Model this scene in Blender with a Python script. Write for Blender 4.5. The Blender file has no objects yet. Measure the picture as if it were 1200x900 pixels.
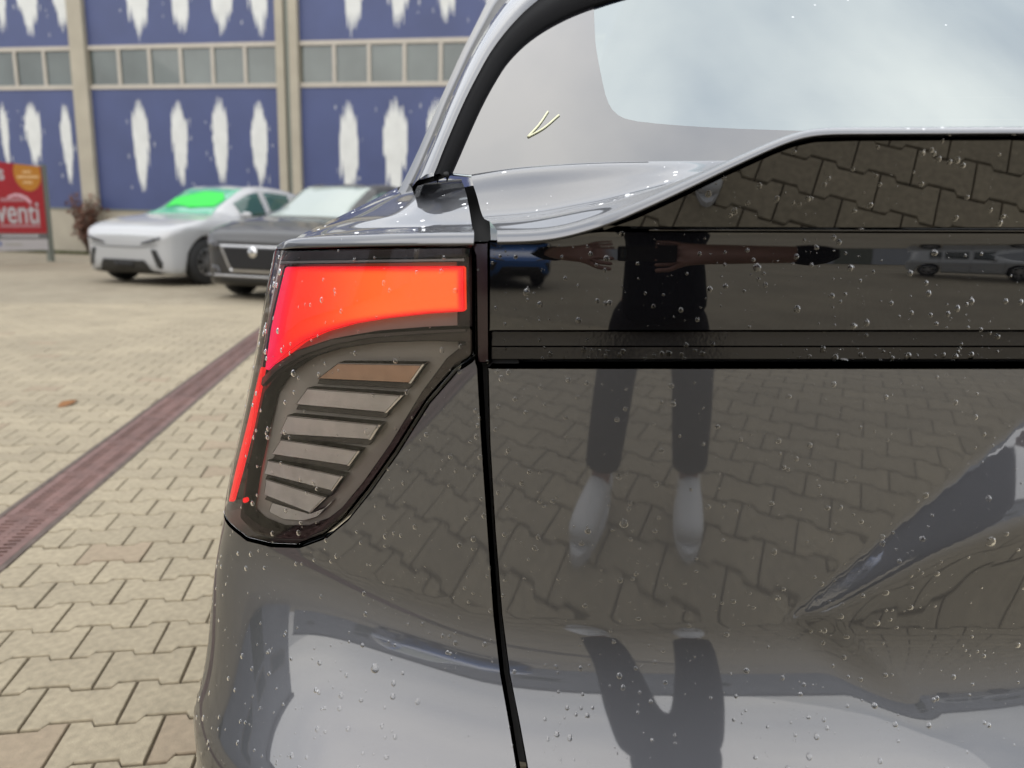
import bpy, bmesh, math, random
import numpy as np
from mathutils import Vector, Matrix
from mathutils.geometry import delaunay_2d_cdt
from mathutils.bvhtree import BVHTree
random.seed(7); rng = np.random.default_rng(7)
scn = bpy.context.scene
col = scn.collection
# ------------------------------------------------------------------ camera
F = 860.0; PIT = 0.2040; ROL = 0.0303; H = 1.101
CAM = np.array([0.0, 0.0, H])
def cam_axes():
    c, s = math.cos(PIT), math.sin(PIT)
    fwd = np.array([0, c, -s]); up = np.array([0, s, c]); rt = np.array([1.0, 0, 0])
    cr, sr = math.cos(ROL), math.sin(ROL)
    return cr*rt + sr*up, -sr*rt + cr*up, fwd
RT, UP, FW = cam_axes()
cd = bpy.data.cameras.new('camera'); cam = bpy.data.objects.new('camera', cd); col.objects.link(cam)
cam.matrix_world = Matrix(((RT[0], UP[0], -FW[0], 0), (RT[1], UP[1], -FW[1], 0), (RT[2], UP[2], -FW[2], H), (0, 0, 0, 1)))
cd.sensor_width = 36; cd.lens = 36*F/1200; cd.clip_start = 0.05; cd.clip_end = 2000
cd.dof.use_dof = True; cd.dof.focus_distance = 1.08; cd.dof.aperture_fstop = 3.6; cd.dof.aperture_blades = 0
scn.camera = cam
# ------------------------------------------------------------------ sky and sun
SUN_EL, SUN_AZ = math.radians(42), math.radians(200)
w = bpy.data.worlds.new('World'); scn.world = w; w.use_nodes = True
nt = w.node_tree; nt.nodes.clear()
def N(t, typ, **kw):
    n = t.nodes.new(typ)
    for k, v in kw.items():
        if k.startswith('i_'):
            n.inputs[k[2:].replace('_', ' ')].default_value = v
        else: setattr(n, k, v)
    return n
sky = N(nt, 'ShaderNodeTexSky'); sky.sky_type = 'NISHITA'; sky.sun_disc = False
sky.sun_elevation = SUN_EL; sky.sun_rotation = SUN_AZ; sky.dust_density = 3
tc = N(nt, 'ShaderNodeTexCoord'); mp = N(nt, 'ShaderNodeMapping'); mp.inputs['Scale'].default_value = (1, 1, 2.2)
nz = N(nt, 'ShaderNodeTexNoise'); nz.inputs['Scale'].default_value = 1.9; nz.inputs['Detail'].default_value = 6; nz.inputs['Roughness'].default_value = .5
rp = N(nt, 'ShaderNodeValToRGB')
rp.color_ramp.elements[0].position = .30; rp.color_ramp.elements[0].color = (.56, .61, .70, 1)
rp.color_ramp.elements[1].position = .70; rp.color_ramp.elements[1].color = (1.22, 1.20, 1.16, 1)
sc_ = N(nt, 'ShaderNodeVectorMath', operation='SCALE'); sc_.inputs['Scale'].default_value = 13.0
mx = N(nt, 'ShaderNodeMix', data_type='RGBA'); mx.inputs['Factor'].default_value = .80
bg = N(nt, 'ShaderNodeBackground'); bg.inputs['Strength'].default_value = .150
wo = N(nt, 'ShaderNodeOutputWorld')
L = nt.links.new
sx_ = N(nt, 'ShaderNodeSeparateXYZ'); ce = N(nt, 'ShaderNodeMapRange'); ce.inputs['From Min'].default_value = 0; ce.inputs['From Max'].default_value = 1; ce.inputs['To Min'].default_value = .92; ce.inputs['To Max'].default_value = 1.22
ml = N(nt, 'ShaderNodeMath', operation='MULTIPLY'); ml.inputs[1].default_value = 13.0
nt.links.new(tc.outputs['Generated'], sx_.inputs[0]); nt.links.new(sx_.outputs['Z'], ce.inputs['Value']); nt.links.new(ce.outputs['Result'], ml.inputs[0]); nt.links.new(ml.outputs[0], sc_.inputs['Scale'])
L(tc.outputs['Generated'], mp.inputs['Vector']); L(mp.outputs['Vector'], nz.inputs['Vector']); L(nz.outputs['Fac'], rp.inputs['Fac'])
L(rp.outputs['Color'], sc_.inputs[0]); L(sky.outputs['Color'], mx.inputs['A']); L(sc_.outputs['Vector'], mx.inputs['B'])
L(mx.outputs['Result'], bg.inputs['Color']); L(bg.outputs['Background'], wo.inputs['Surface'])
sd = bpy.data.lights.new('sun', 'SUN'); sd.energy = .95; sd.angle = math.radians(80); sd.color = (1, .95, .88)
so = bpy.data.objects.new('sun', sd); col.objects.link(so)
sdir = Vector((math.sin(SUN_AZ)*math.cos(SUN_EL), math.cos(SUN_AZ)*math.cos(SUN_EL), math.sin(SUN_EL)))
so.rotation_euler = sdir.to_track_quat('Z', 'Y').to_euler(); so.location = (0, -5, 12)
scn.view_settings.view_transform = 'Standard'; scn.view_settings.look = 'None'
scn.view_settings.exposure = 0.0; scn.view_settings.gamma = 1
scn.render.engine = 'CYCLES'
scn.cycles.use_denoising = True; scn.cycles.max_bounces = 12; scn.cycles.transparent_max_bounces = 16
scn.cycles.caustics_reflective = False; scn.cycles.caustics_refractive = False
scn.cycles.sample_clamp_indirect = 6

# ------------------------------------------------------------------ helpers
def ray(p):
    p = np.asarray(p, float)
    return ((p[..., :1]-600)/F)*RT + (-(p[..., 1:2]-450)/F)*UP + FW
def project(P):
    V = np.asarray(P) - CAM
    z = V@FW
    return np.stack([600 + F*(V@RT)/z, 450 - F*(V@UP)/z], -1)
def at_y(px, py, Y):                       # the point of a pixel's ray at depth Y
    d = ray([px, py]); return CAM + d*(Y/d[1])
def on_ground(px, py, z=0.0):
    d = ray([px, py]); return CAM + d*((z-H)/d[2])
def tag(o, label=None, cat=None, group=None, kind=None):
    if label: o['label'] = label
    if cat: o['category'] = cat
    if group: o['group'] = group
    if kind: o['kind'] = kind
    return o
def link(name, me, mat=None, parent=None):
    o = bpy.data.objects.new(name, me); col.objects.link(o)
    if mat:
        me.materials.clear()
        me.materials.append(mat)
    if parent: o.parent = parent
    return o
def mesh(name, V, Fc, mat=None, parent=None, smooth=False, normals=None):
    me = bpy.data.meshes.new(name)
    me.from_pydata([tuple(map(float, v)) for v in V], [], [tuple(map(int, f)) for f in Fc]); me.update()
    if smooth: me.polygons.foreach_set('use_smooth', [True]*len(me.polygons))
    if normals is not None: me.normals_split_custom_set_from_vertices([tuple(map(float, n)) for n in normals])
    return link(name, me, mat, parent)
def empty(name, loc, rz=0, label=None, cat=None, group=None):
    o = bpy.data.objects.new(name, None); col.objects.link(o); o.location = loc; o.rotation_euler = (0, 0, rz)
    o.empty_display_size = .2
    return tag(o, label, cat, group)
class MB:
    def __init__(s): s.v = []; s.f = []
    def add(s, V, Fc):
        o = len(s.v); s.v += [tuple(v) for v in V]; s.f += [tuple(i+o for i in f) for f in Fc]; return s
    def box(s, x0, x1, y0, y1, z0, z1):
        V = [(x, y, z) for z in (z0, z1) for y in (y0, y1) for x in (x0, x1)]
        return s.add(V, [(0, 2, 3, 1), (4, 5, 7, 6), (0, 1, 5, 4), (2, 6, 7, 3), (0, 4, 6, 2), (1, 3, 7, 5)])
    def prism(s, poly, a0, a1, axis='y'):  # poly in the other two axes
        n = len(poly); V = []
        for a in (a0, a1):
            for p, q in poly:
                V.append({'y': (p, a, q), 'z': (p, q, a), 'x': (a, p, q)}[axis])
        return s.add(V, [tuple(range(n))[::-1], tuple(range(n, 2*n))] + [(i, (i+1) % n, n+(i+1) % n, n+i) for i in range(n)])
    def lathe(s, prof, c=(0, 0, 0), axis='x', seg=32):  # prof: (radius, along)
        V = []; n = len(prof)
        for k in range(seg):
            a = 2*math.pi*k/seg
            for r, t in prof:
                u, v = r*math.cos(a), r*math.sin(a)
                p = {'x': (t, u, v), 'y': (u, t, v), 'z': (u, v, t)}[axis]
                V.append((p[0]+c[0], p[1]+c[1], p[2]+c[2]))
        Fc = []
        for k in range(seg):
            for i in range(n-1):
                a = k*n+i; b = ((k+1) % seg)*n+i
                Fc.append((a, b, b+1, a+1))
        return s.add(V, Fc)
    def build(s, name, mat, parent=None, smooth=False, bevel=0):
        o = mesh(name, s.v, s.f, mat, parent, smooth)
        bm = bmesh.new(); bm.from_mesh(o.data); bmesh.ops.recalc_face_normals(bm, faces=bm.faces)
        if bevel: bmesh.ops.bevel(bm, geom=bm.edges[:], offset=bevel, segments=2, affect='EDGES', clamp_overlap=True)
        bm.to_mesh(o.data); bm.free()
        return o
def catmull(P, n):
    P = np.asarray(P, float)
    if len(P) == 2:
        t = np.linspace(0, 1, n)[:, None]; return P[0]*(1-t)+P[1]*t
    d = np.r_[0, np.cumsum(np.linalg.norm(np.diff(P, axis=0), axis=1)**.5 + 1e-9)]
    t = np.linspace(0, d[-1], n); out = np.zeros((n, P.shape[1]))
    m = np.gradient(P, d, axis=0)
    for i, x in enumerate(t):
        k = min(max(np.searchsorted(d, x)-1, 0), len(P)-2)
        h = d[k+1]-d[k]; u = (x-d[k])/h
        out[i] = (2*u**3-3*u**2+1)*P[k] + (u**3-2*u**2+u)*h*m[k] + (-2*u**3+3*u**2)*P[k+1] + (u**3-u**2)*h*m[k+1]
    return out
def loft_grid(rows, nu, nv):
    R = np.array([catmull(r, nu) for r in rows])
    return np.stack([catmull(R[:, i], nv) for i in range(nu)], 1)     # nv x nu x 3
def grid_mesh(name, G, mat, parent=None, flip=False, smooth=True):
    nv, nu = G.shape[:2]; Fc = []
    for j in range(nv-1):
        for i in range(nu-1):
            a = j*nu+i; q = (a, a+1, a+nu+1, a+nu); Fc.append(q[::-1] if flip else q)
    return mesh(name, G.reshape(-1, 3), Fc, mat, parent, smooth)
def inside(poly, pts):
    poly = np.asarray(poly); pts = np.asarray(pts); r = np.zeros(len(pts), bool); n = len(poly); j = n-1
    x, y = pts[:, 0], pts[:, 1]
    for i in range(n):
        xi, yi = poly[i]; xj, yj = poly[j]
        c = ((yi > y) != (yj > y))
        with np.errstate(divide='ignore', invalid='ignore'):
            r ^= c & (x < (xj-xi)*(y-yi)/(yj-yi+1e-30)+xi)
        j = i
    return r
def dist_to(poly, pts):
    poly = np.asarray(poly); d = np.full(len(pts), 1e9)
    for i in range(len(poly)):
        a, b = poly[i-1], poly[i]; ab = b-a; L2 = ab@ab+1e-20
        t = np.clip(((pts-a)@ab)/L2, 0, 1)
        d = np.minimum(d, np.linalg.norm(pts-(a+t[:, None]*ab), axis=1))
    return d
def resample(poly, step, closed=True):
    P = [np.asarray(p, float) for p in poly]; out = []
    m = len(P) if closed else len(P)-1
    for i in range(m):
        a, b = P[i], P[(i+1) % len(P)]; k = max(1, int(round(np.linalg.norm(b-a)/step)))
        out += [a+(b-a)*j/k for j in range(k)]
    if not closed: out.append(P[-1])
    return np.array(out)
def smooth_poly(poly, rounds=2, keep=()):    # corner cutting
    P = [np.asarray(p, float) for p in poly]
    for _ in range(rounds):
        Q = []
        for i in range(len(P)):
            a, b = P[i], P[(i+1) % len(P)]
            Q += [a*.75+b*.25, a*.25+b*.75]
        P = Q
    return np.array(P)
def triangulate(outline, step, holes=()):
    outline = np.asarray(outline, float)
    lo, hi = outline.min(0), outline.max(0)
    gx, gy = np.meshgrid(np.arange(lo[0], hi[0]+step, step), np.arange(lo[1], hi[1]+step, step))
    gx[1::2] += step/2
    g = np.stack([gx.ravel(), gy.ravel()], -1)
    ok = inside(outline, g) & (dist_to(outline, g) > .45*step)
    for h in holes: ok &= ~inside(h, g) & (dist_to(np.asarray(h), g) > .45*step)
    g = g[ok]
    V = [Vector(p) for p in outline]; E = [(i, (i+1) % len(outline)) for i in range(len(outline))]
    for h in holes:
        o = len(V); V += [Vector(p) for p in h]; E += [(o+i, o+(i+1) % len(h)) for i in range(len(h))]
    V += [Vector(p) for p in g]
    r = delaunay_2d_cdt(V, E, [], 0, 1e-7)
    P = np.array([tuple(v) for v in r[0]]); T = np.array([t for t in r[2] if len(t) == 3])
    c = P[T].mean(1); ok = inside(outline, c)
    for h in holes: ok &= ~inside(h, c)
    T = T[ok]
    a = P[T]; ar = (a[:, 1, 0]-a[:, 0, 0])*(a[:, 2, 1]-a[:, 0, 1])-(a[:, 1, 1]-a[:, 0, 1])*(a[:, 2, 0]-a[:, 0, 0])
    T[ar < 0] = T[ar < 0][:, ::-1]
    return P, T
def smoothstep(a, b, x):
    t = np.clip((x-a)/(b-a), 0, 1); return t*t*(3-2*t)

# ------------------------------------------------------------------ materials
MATTE = {'concrete_paver', 'concrete_paver_tan', 'joint_sand', 'rusty_iron', 'channel_edge', 'blue_panel', 'cream_concrete', 'pale_frame', 'white_paint', 'zinc_pipe', 'verge_grass', 'white_car_paint', 'silver_car_paint', 'dry_leaf', 'red_print', 'white_print', 'pink_print', 'orange_print', 'grey_print', 'skin', 'bright_green_card'}
def mat(name, color, rough=.5, metal=0, spec=None, ior=1.5, coat=0, coat_rough=.02, coat_ior=1.5, var=0.0, vscale=4, bump=0.0, bscale=60, emit=None, island=0.0, objvar=0.0, coords='Object', wvar=0.0):
    if name in MATTE: color = tuple(c*.655 for c in color)
    m = bpy.data.materials.new(name); m.use_nodes = True; t = m.node_tree; b = t.nodes['Principled BSDF']
    b.inputs['Base Color'].default_value = (*color, 1); b.inputs['Roughness'].default_value = rough
    b.inputs['Metallic'].default_value = metal; b.inputs['IOR'].default_value = ior
    b.inputs['Coat Weight'].default_value = coat; b.inputs['Coat Roughness'].default_value = coat_rough; b.inputs['Coat IOR'].default_value = coat_ior
    if emit: b.inputs['Emission Color'].default_value = (*emit[0], 1); b.inputs['Emission Strength'].default_value = emit[1]
    tc = N(t, 'ShaderNodeTexCoord'); src = None
    def chain(fac_socket, amp):
        nonlocal src
        mr = N(t, 'ShaderNodeMapRange'); mr.inputs['To Min'].default_value = 1-amp; mr.inputs['To Max'].default_value = 1+amp
        t.links.new(fac_socket, mr.inputs['Value'])
        if src is None: src = mr.outputs['Result']
        else:
            mm = N(t, 'ShaderNodeMath', operation='MULTIPLY'); t.links.new(src, mm.inputs[0]); t.links.new(mr.outputs['Result'], mm.inputs[1]); src = mm.outputs[0]
    if var:
        n = N(t, 'ShaderNodeTexNoise'); n.inputs['Scale'].default_value = vscale; n.inputs['Detail'].default_value = 6
        t.links.new(tc.outputs[coords], n.inputs['Vector']); mr0 = N(t, 'ShaderNodeMapRange'); mr0.inputs['From Min'].default_value = .3; mr0.inputs['From Max'].default_value = .7
        t.links.new(n.outputs['Fac'], mr0.inputs['Value']); chain(mr0.outputs['Result'], var)
    if island: chain(N(t, 'ShaderNodeNewGeometry').outputs['Random Per Island'], island)
    if wvar:
        n2 = N(t, 'ShaderNodeTexNoise'); n2.inputs['Scale'].default_value = 1.3; n2.inputs['Detail'].default_value = 7; n2.inputs['Roughness'].default_value = .65
        t.links.new(N(t, 'ShaderNodeNewGeometry').outputs['Position'], n2.inputs['Vector']); mr2 = N(t, 'ShaderNodeMapRange'); mr2.inputs['From Min'].default_value = .34; mr2.inputs['From Max'].default_value = .62
        t.links.new(n2.outputs['Fac'], mr2.inputs['Value']); chain(mr2.outputs['Result'], wvar)
    if objvar: chain(N(t, 'ShaderNodeObjectInfo').outputs['Random'], objvar)
    if src is not None:
        sc = N(t, 'ShaderNodeVectorMath', operation='SCALE'); sc.inputs[0].default_value = color
        t.links.new(src, sc.inputs['Scale']); t.links.new(sc.outputs['Vector'], b.inputs['Base Color'])
    if bump:
        n = N(t, 'ShaderNodeTexNoise'); n.inputs['Scale'].default_value = bscale; n.inputs['Detail'].default_value = 4
        t.links.new(tc.outputs[coords], n.inputs['Vector']); bp = N(t, 'ShaderNodeBump'); bp.inputs['Strength'].default_value = bump; bp.inputs['Distance'].default_value = .002
        t.links.new(n.outputs['Fac'], bp.inputs['Height']); t.links.new(bp.outputs['Normal'], b.inputs['Normal'])
    return m
def clear_mat(name, tint, ior, body=0.0, body_col=(.02, .02, .02), rough=0.0, gcol=(1, 1, 1)):   # thin clear shell: reflection over tinted transmission
    m = bpy.data.materials.new(name); m.use_nodes = True; t = m.node_tree; t.nodes.clear()
    o = N(t, 'ShaderNodeOutputMaterial'); fr = N(t, 'ShaderNodeFresnel'); fr.inputs['IOR'].default_value = ior
    tr = N(t, 'ShaderNodeBsdfTransparent'); tr.inputs['Color'].default_value = (*tint, 1)
    gl = N(t, 'ShaderNodeBsdfGlossy'); gl.inputs['Roughness'].default_value = rough; gl.inputs['Color'].default_value = (1, 1, 1, 1)
    mx = N(t, 'ShaderNodeMixShader'); base = tr.outputs[0]; gl.inputs['Color'].default_value = (*gcol, 1)
    if body:
        df = N(t, 'ShaderNodeBsdfDiffuse'); df.inputs['Color'].default_value = (*body_col, 1); m2 = N(t, 'ShaderNodeMixShader'); m2.inputs[0].default_value = body
        t.links.new(tr.outputs[0], m2.inputs[1]); t.links.new(df.outputs[0], m2.inputs[2]); base = m2.outputs[0]
    t.links.new(fr.outputs[0], mx.inputs[0]); t.links.new(base, mx.inputs[1]); t.links.new(gl.outputs[0], mx.inputs[2]); t.links.new(mx.outputs[0], o.inputs['Surface'])
    return m
M = {}
def paint(name, c, metal=.8, rough=.34, coat_ior=1.75, flake=.0):
    m = mat(name, c, rough, metal, coat=1, coat_rough=.028, coat_ior=coat_ior)
    if flake:
        t = m.node_tree; b = t.nodes['Principled BSDF']
        tc = N(t, 'ShaderNodeTexCoord'); v = N(t, 'ShaderNodeTexVoronoi'); v.inputs['Scale'].default_value = 1400
        t.links.new(tc.outputs['Object'], v.inputs['Vector'])
        s = N(t, 'ShaderNodeVectorMath', operation='SUBTRACT'); s.inputs[1].default_value = (.5, .5, .5)
        t.links.new(v.outputs['Color'], s.inputs[0])
        k = N(t, 'ShaderNodeVectorMath', operation='SCALE'); k.inputs['Scale'].default_value = flake
        t.links.new(s.outputs[0], k.inputs[0]); g = N(t, 'ShaderNodeNewGeometry')
        a = N(t, 'ShaderNodeVectorMath', operation='ADD'); t.links.new(k.outputs[0], a.inputs[0]); t.links.new(g.outputs['Normal'], a.inputs[1])
        nn = N(t, 'ShaderNodeVectorMath', operation='NORMALIZE'); t.links.new(a.outputs[0], nn.inputs[0]); t.links.new(nn.outputs[0], b.inputs['Normal'])
    return m
M['grey_paint'] = paint('grey_metallic_paint', (.080, .083, .093), .9, .46, 1.92, .06)
M['gloss_black'] = mat('gloss_black', (.003, .003, .0035), .0, 0, ior=1.86)
M['frit'] = mat('black_glass_border', (.01, .01, .012), .0, 0, ior=2.55)
M['trim_black'] = mat('black_plastic', (.02, .02, .02), .35, 0, var=.3, vscale=30, bump=.2, bscale=300)
M['seal'] = mat('rubber_seal', (.008, .008, .008), .6)
M['void'] = mat('dark_gap', (.004, .004, .004), .8)
M['rear_glass'] = clear_mat('rear_glass', (.10, .115, .115), 4.2, gcol=(.90, .985, 1.0))
M['lens'] = clear_mat('clear_lens', (.90, .88, .87), 1.55)
M['smoke_lens'] = clear_mat('smoked_lens', (.72, .68, .66), 1.55)
M['slat'] = mat('reflector_slat', (.80, .78, .75), .25, .3, var=.12, vscale=40)
def optics(m, amp):
    t = m.node_tree; b = t.nodes['Principled BSDF']; tc = N(t, 'ShaderNodeTexCoord'); br = N(t, 'ShaderNodeTexBrick'); br.offset = 0; mp = N(t, 'ShaderNodeMapping'); mp.inputs['Rotation'].default_value = (math.pi/2, 0, .12)
    br.inputs['Scale'].default_value = 1; br.inputs['Brick Width'].default_value = .0021; br.inputs['Row Height'].default_value = .0021; br.inputs['Mortar Size'].default_value = .00035
    bp = N(t, 'ShaderNodeBump'); bp.inputs['Strength'].default_value = amp; bp.inputs['Distance'].default_value = .001; t.links.new(tc.outputs['Object'], mp.inputs['Vector']); t.links.new(mp.outputs['Vector'], br.inputs['Vector']); t.links.new(br.outputs['Fac'], bp.inputs['Height']); t.links.new(bp.outputs['Normal'], b.inputs['Normal'])
optics(M['slat'], .6)
M['slat_amber'] = mat('amber_slat', (.62, .40, .28), .25, .4, var=.1, vscale=40)
M['lamp_inner'] = mat('lamp_inner_grey', (.36, .335, .30), .35, .1)
M['side_red'] = mat('red_side_reflector', (.42, .16, .15), .12, 0, ior=1.7)
M['bezel'] = mat('lamp_bezel', (.018, .009, .010), .08, 0)
M['chrome'] = mat('chrome', (.75, .75, .76), .12, 1)
M['tyre'] = mat('tyre_rubber', (.02, .02, .02), .8)
M['alloy'] = mat('alloy', (.55, .55, .56), .28, .9)
M['car_glass'] = mat('car_window', (.02, .03, .03), .0, 0, ior=1.7)
M['trim_gloss'] = mat('gloss_trim', (.010, .0095, .0095), .14, 0, ior=1.5, bump=.1, bscale=200)
M['lamp_line'] = mat('lamp_grey_line', (.30, .28, .28), .2, .4); M['lamp_line2'] = mat('lamp_smoked_lip', (.06, .045, .045), .1)
M['lamp_dark'] = mat('lamp_dark_shelf', (.035, .032, .03), .3); M['yellow_mark'] = mat('pale_yellow_mark', (.72, .72, .50), .8); M['wire'] = mat('heating_wire', (.5, .32, .26), .4, .5)
def glow(name):
    m = bpy.data.materials.new(name); m.use_nodes = True; t = m.node_tree; b = t.nodes['Principled BSDF']; b.inputs['Base Color'].default_value = (.25, .01, .01, 1); b.inputs['Roughness'].default_value = .3
    a = N(t, 'ShaderNodeVertexColor'); a.layer_name = 'glow'; s = N(t, 'ShaderNodeSeparateColor'); t.links.new(a.outputs['Color'], s.inputs['Color'])
    r = N(t, 'ShaderNodeValToRGB'); e = r.color_ramp.elements; e[0].position = 0; e[0].color = (1.0, .004, .010, 1); e[1].position = 1; e[1].color = (1.12, .165, .022, 1); k = e.new(.45); k.color = (1.05, .055, .012, 1)
    mm = N(t, 'ShaderNodeMix', data_type='RGBA'); mm.inputs['B'].default_value = (1.0, .002, .11, 1); t.links.new(s.outputs['Red'], r.inputs['Fac']); t.links.new(r.outputs['Color'], mm.inputs['A']); t.links.new(s.outputs['Green'], mm.inputs['Factor'])
    t.links.new(mm.outputs['Result'], b.inputs['Emission Color']); b.inputs['Emission Strength'].default_value = 1.0; return m
M['glow_bar'] = glow('glowing_light_guide'); M['glow_side'] = mat('glowing_side_guide', (.3, .01, .01), .3, emit=((1.0, .006, .012), 1.0))
M['paver'] = mat('concrete_paver', (.475, .405, .282), .85, 0, var=.17, vscale=45, bump=.6, bscale=260, island=.07, objvar=.07, wvar=.10)
M['paver_tan'] = mat('concrete_paver_tan', (.45, .36, .25), .85, 0, var=.13, vscale=40, bump=.5, bscale=220, island=.06, objvar=.06, wvar=.08)
M['joint'] = mat('joint_sand', (.16, .125, .082), .95, 0, var=.35, vscale=25)
M['iron'] = mat('rusty_iron', (.24, .135, .115), .6, .1, var=.25, vscale=14, bump=.4, bscale=120, objvar=.15)
M['channel'] = mat('channel_edge', (.16, .12, .10), .8, 0, var=.3, vscale=20)
M['drain_dark'] = mat('drain_hollow', (.02, .012, .01), .9)

# ------------------------------------------------------------------ paving
YAW = 0.1809; OX, OY = -0.9497, 1.3702; SL, SP = .2, .1415
ca, sa = math.cos(YAW), math.sin(YAW)
def lat(a, b): return np.array([OX + a*ca - b*sa, OY + a*sa + b*ca])
def unlat(x, y): dx, dy = x-OX, y-OY; return dx*ca+dy*sa, -dx*sa+dy*ca
pave = mesh('pavement', [(*lat(-6.2, -8), -.0085), (*lat(6.2, -8), -.0085), (*lat(6.2, 9.2), -.0085), (*lat(-6.2, 9.2), -.0085)], [(0, 1, 2, 3)], M['joint'])
tag(pave, kind='structure')
DR0 = np.array([-1.906, 2.585]); DR_DIR = np.array([-.1580, .9874]); DR_N = np.array([.9874, .1580]); DR_W = .222
def clip(poly, n, c):           # keep n.p <= c
    out = []
    for i in range(len(poly)):
        a, b = poly[i-1], poly[i]; da, db = n@a-c, n@b-c
        if da <= 0: 
            if db <= 0: out.append(b)
            else: out.append(a+(b-a)*da/(da-db))
        elif db <= 0: out += [a+(b-a)*da/(da-db), b]
    return out
g2 = .0026; E_, Mw = .0810-.0042, .0605-.0042
BONE = [np.array(p) for p in [(-.1+g2, -E_), (-.057+g2, -E_), (-.043, -Mw), (.043, -Mw), (.057-g2, -E_), (.1-g2, -E_), (.1-g2, E_), (.057-g2, E_), (.043, Mw), (-.043, Mw), (-.057+g2, E_), (-.1+g2, E_)]]
def paver_geo(poly, z=0.0, tilt=(0, 0)):
    P = np.array(poly); n = len(P); c = P.mean(0)
    nxt = np.roll(P, -1, 0)-P; prv = P-np.roll(P, 1, 0)
    def nrm(v): return np.stack([-v[:, 1], v[:, 0]], -1)/(np.linalg.norm(v, axis=1)[:, None]+1e-9)
    nn = nrm(nxt)+nrm(prv); nn /= (np.linalg.norm(nn, axis=1)[:, None]+1e-9)
    V = []
    for off, zz in ((.0035, 0), (.0014, -.0012), (0, -.004), (0, -.012)):
        Q = P+nn*off
        V += [(q[0], q[1], z+zz+tilt[0]*(q[0]-c[0])+tilt[1]*(q[1]-c[1])) for q in Q]
    Fc = [tuple(range(n))] + [(k*n+i, (k+1)*n+i, (k+1)*n+(i+1) % n, k*n+(i+1) % n) for k in range(3) for i in range(n)]
    return V, Fc
cells = []
for r in range(-56, 65):
    b = r*SP
    for c in range(-31, 32):
        a = (c + .5*((r+1) % 2))*SL + .1*0
        # joints sit at whole multiples on even rows: stone centres halfway between
        cells.append((a, b))
COL_SIL = lambda x, y: x < 300 and y > 390
big = []
for a, b in cells:
    p = lat(a, b); dd = (p-DR0)@DR_N
    if b < -7.9 or b > 9.1: continue
    near = -.12 < dd < DR_W+.12 and p[1] > -7
    poly = None
    if near:
        if 0 < dd < DR_W and (-.1 < dd-.1 < .1) and abs(dd-DR_W/2) < .01: continue
        W = [lat(a+q[0], b+q[1]) for q in BONE]
        c0 = DR0@DR_N
        lo = clip(W, DR_N, c0-.012); hi = clip(W, -DR_N, -(c0+DR_W+.012))
        pieces = [q for q in (lo, hi) if len(q) > 2]
        for q in pieces:
            A = np.array(q); ar = .5*abs(np.dot(A[:, 0], np.roll(A[:, 1], -1))-np.dot(A[:, 1], np.roll(A[:, 0], -1)))
            if ar > .0012: big.append((0, a, b, [np.array(unlat(*u)) for u in q], p))
        continue
    V = np.array([p[0], p[1], 0])-CAM; zc = V@FW; score = 0
    if zc > .3:
        px = project(np.array([p[0], p[1], 0]))
        if -40 < px[0] < 318 and 380 < px[1] < 940: score = 1/zc**3
    big.append((score, a, b, None, p))
big.sort(key=lambda t: -t[0])
PM = []
for k in range(6):
    ro = np.random.default_rng(k)
    V, Fc = paver_geo([q + ro.normal(0, .0007, 2) for q in BONE], 0)
    for mname in ('paver', 'paver_tan'):
        me = bpy.data.meshes.new('paver'); me.from_pydata(V, [], Fc); me.materials.append(M[mname]); PM.append(me)
mbs = MB()
for i, (s, a, b, poly, p) in enumerate(big):
    tilt = rng.normal(0, .004, 2); dz = rng.normal(0, .0007)
    if i < 300 and s > 0 and poly is None:
        tan = rng.random() < .045
        o = bpy.data.objects.new('paver', PM[2*rng.integers(6)+int(tan)]); col.objects.link(o); o.parent = pave
        o.location = (*p, dz); o.rotation_euler = (tilt[1], -tilt[0], YAW + rng.normal(0, .004) + (math.pi if rng.random() < .5 else 0))
    else:
        V, Fc = paver_geo([np.array((a, b))+q for q in BONE] if poly is None else poly, dz, tilt)
        mbs.add([(*lat(v[0], v[1]), v[2]) for v in V], Fc)
rest = mesh('pavers', mbs.v, mbs.f, M['paver'], pave); rest['kind'] = 'stuff'
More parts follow.
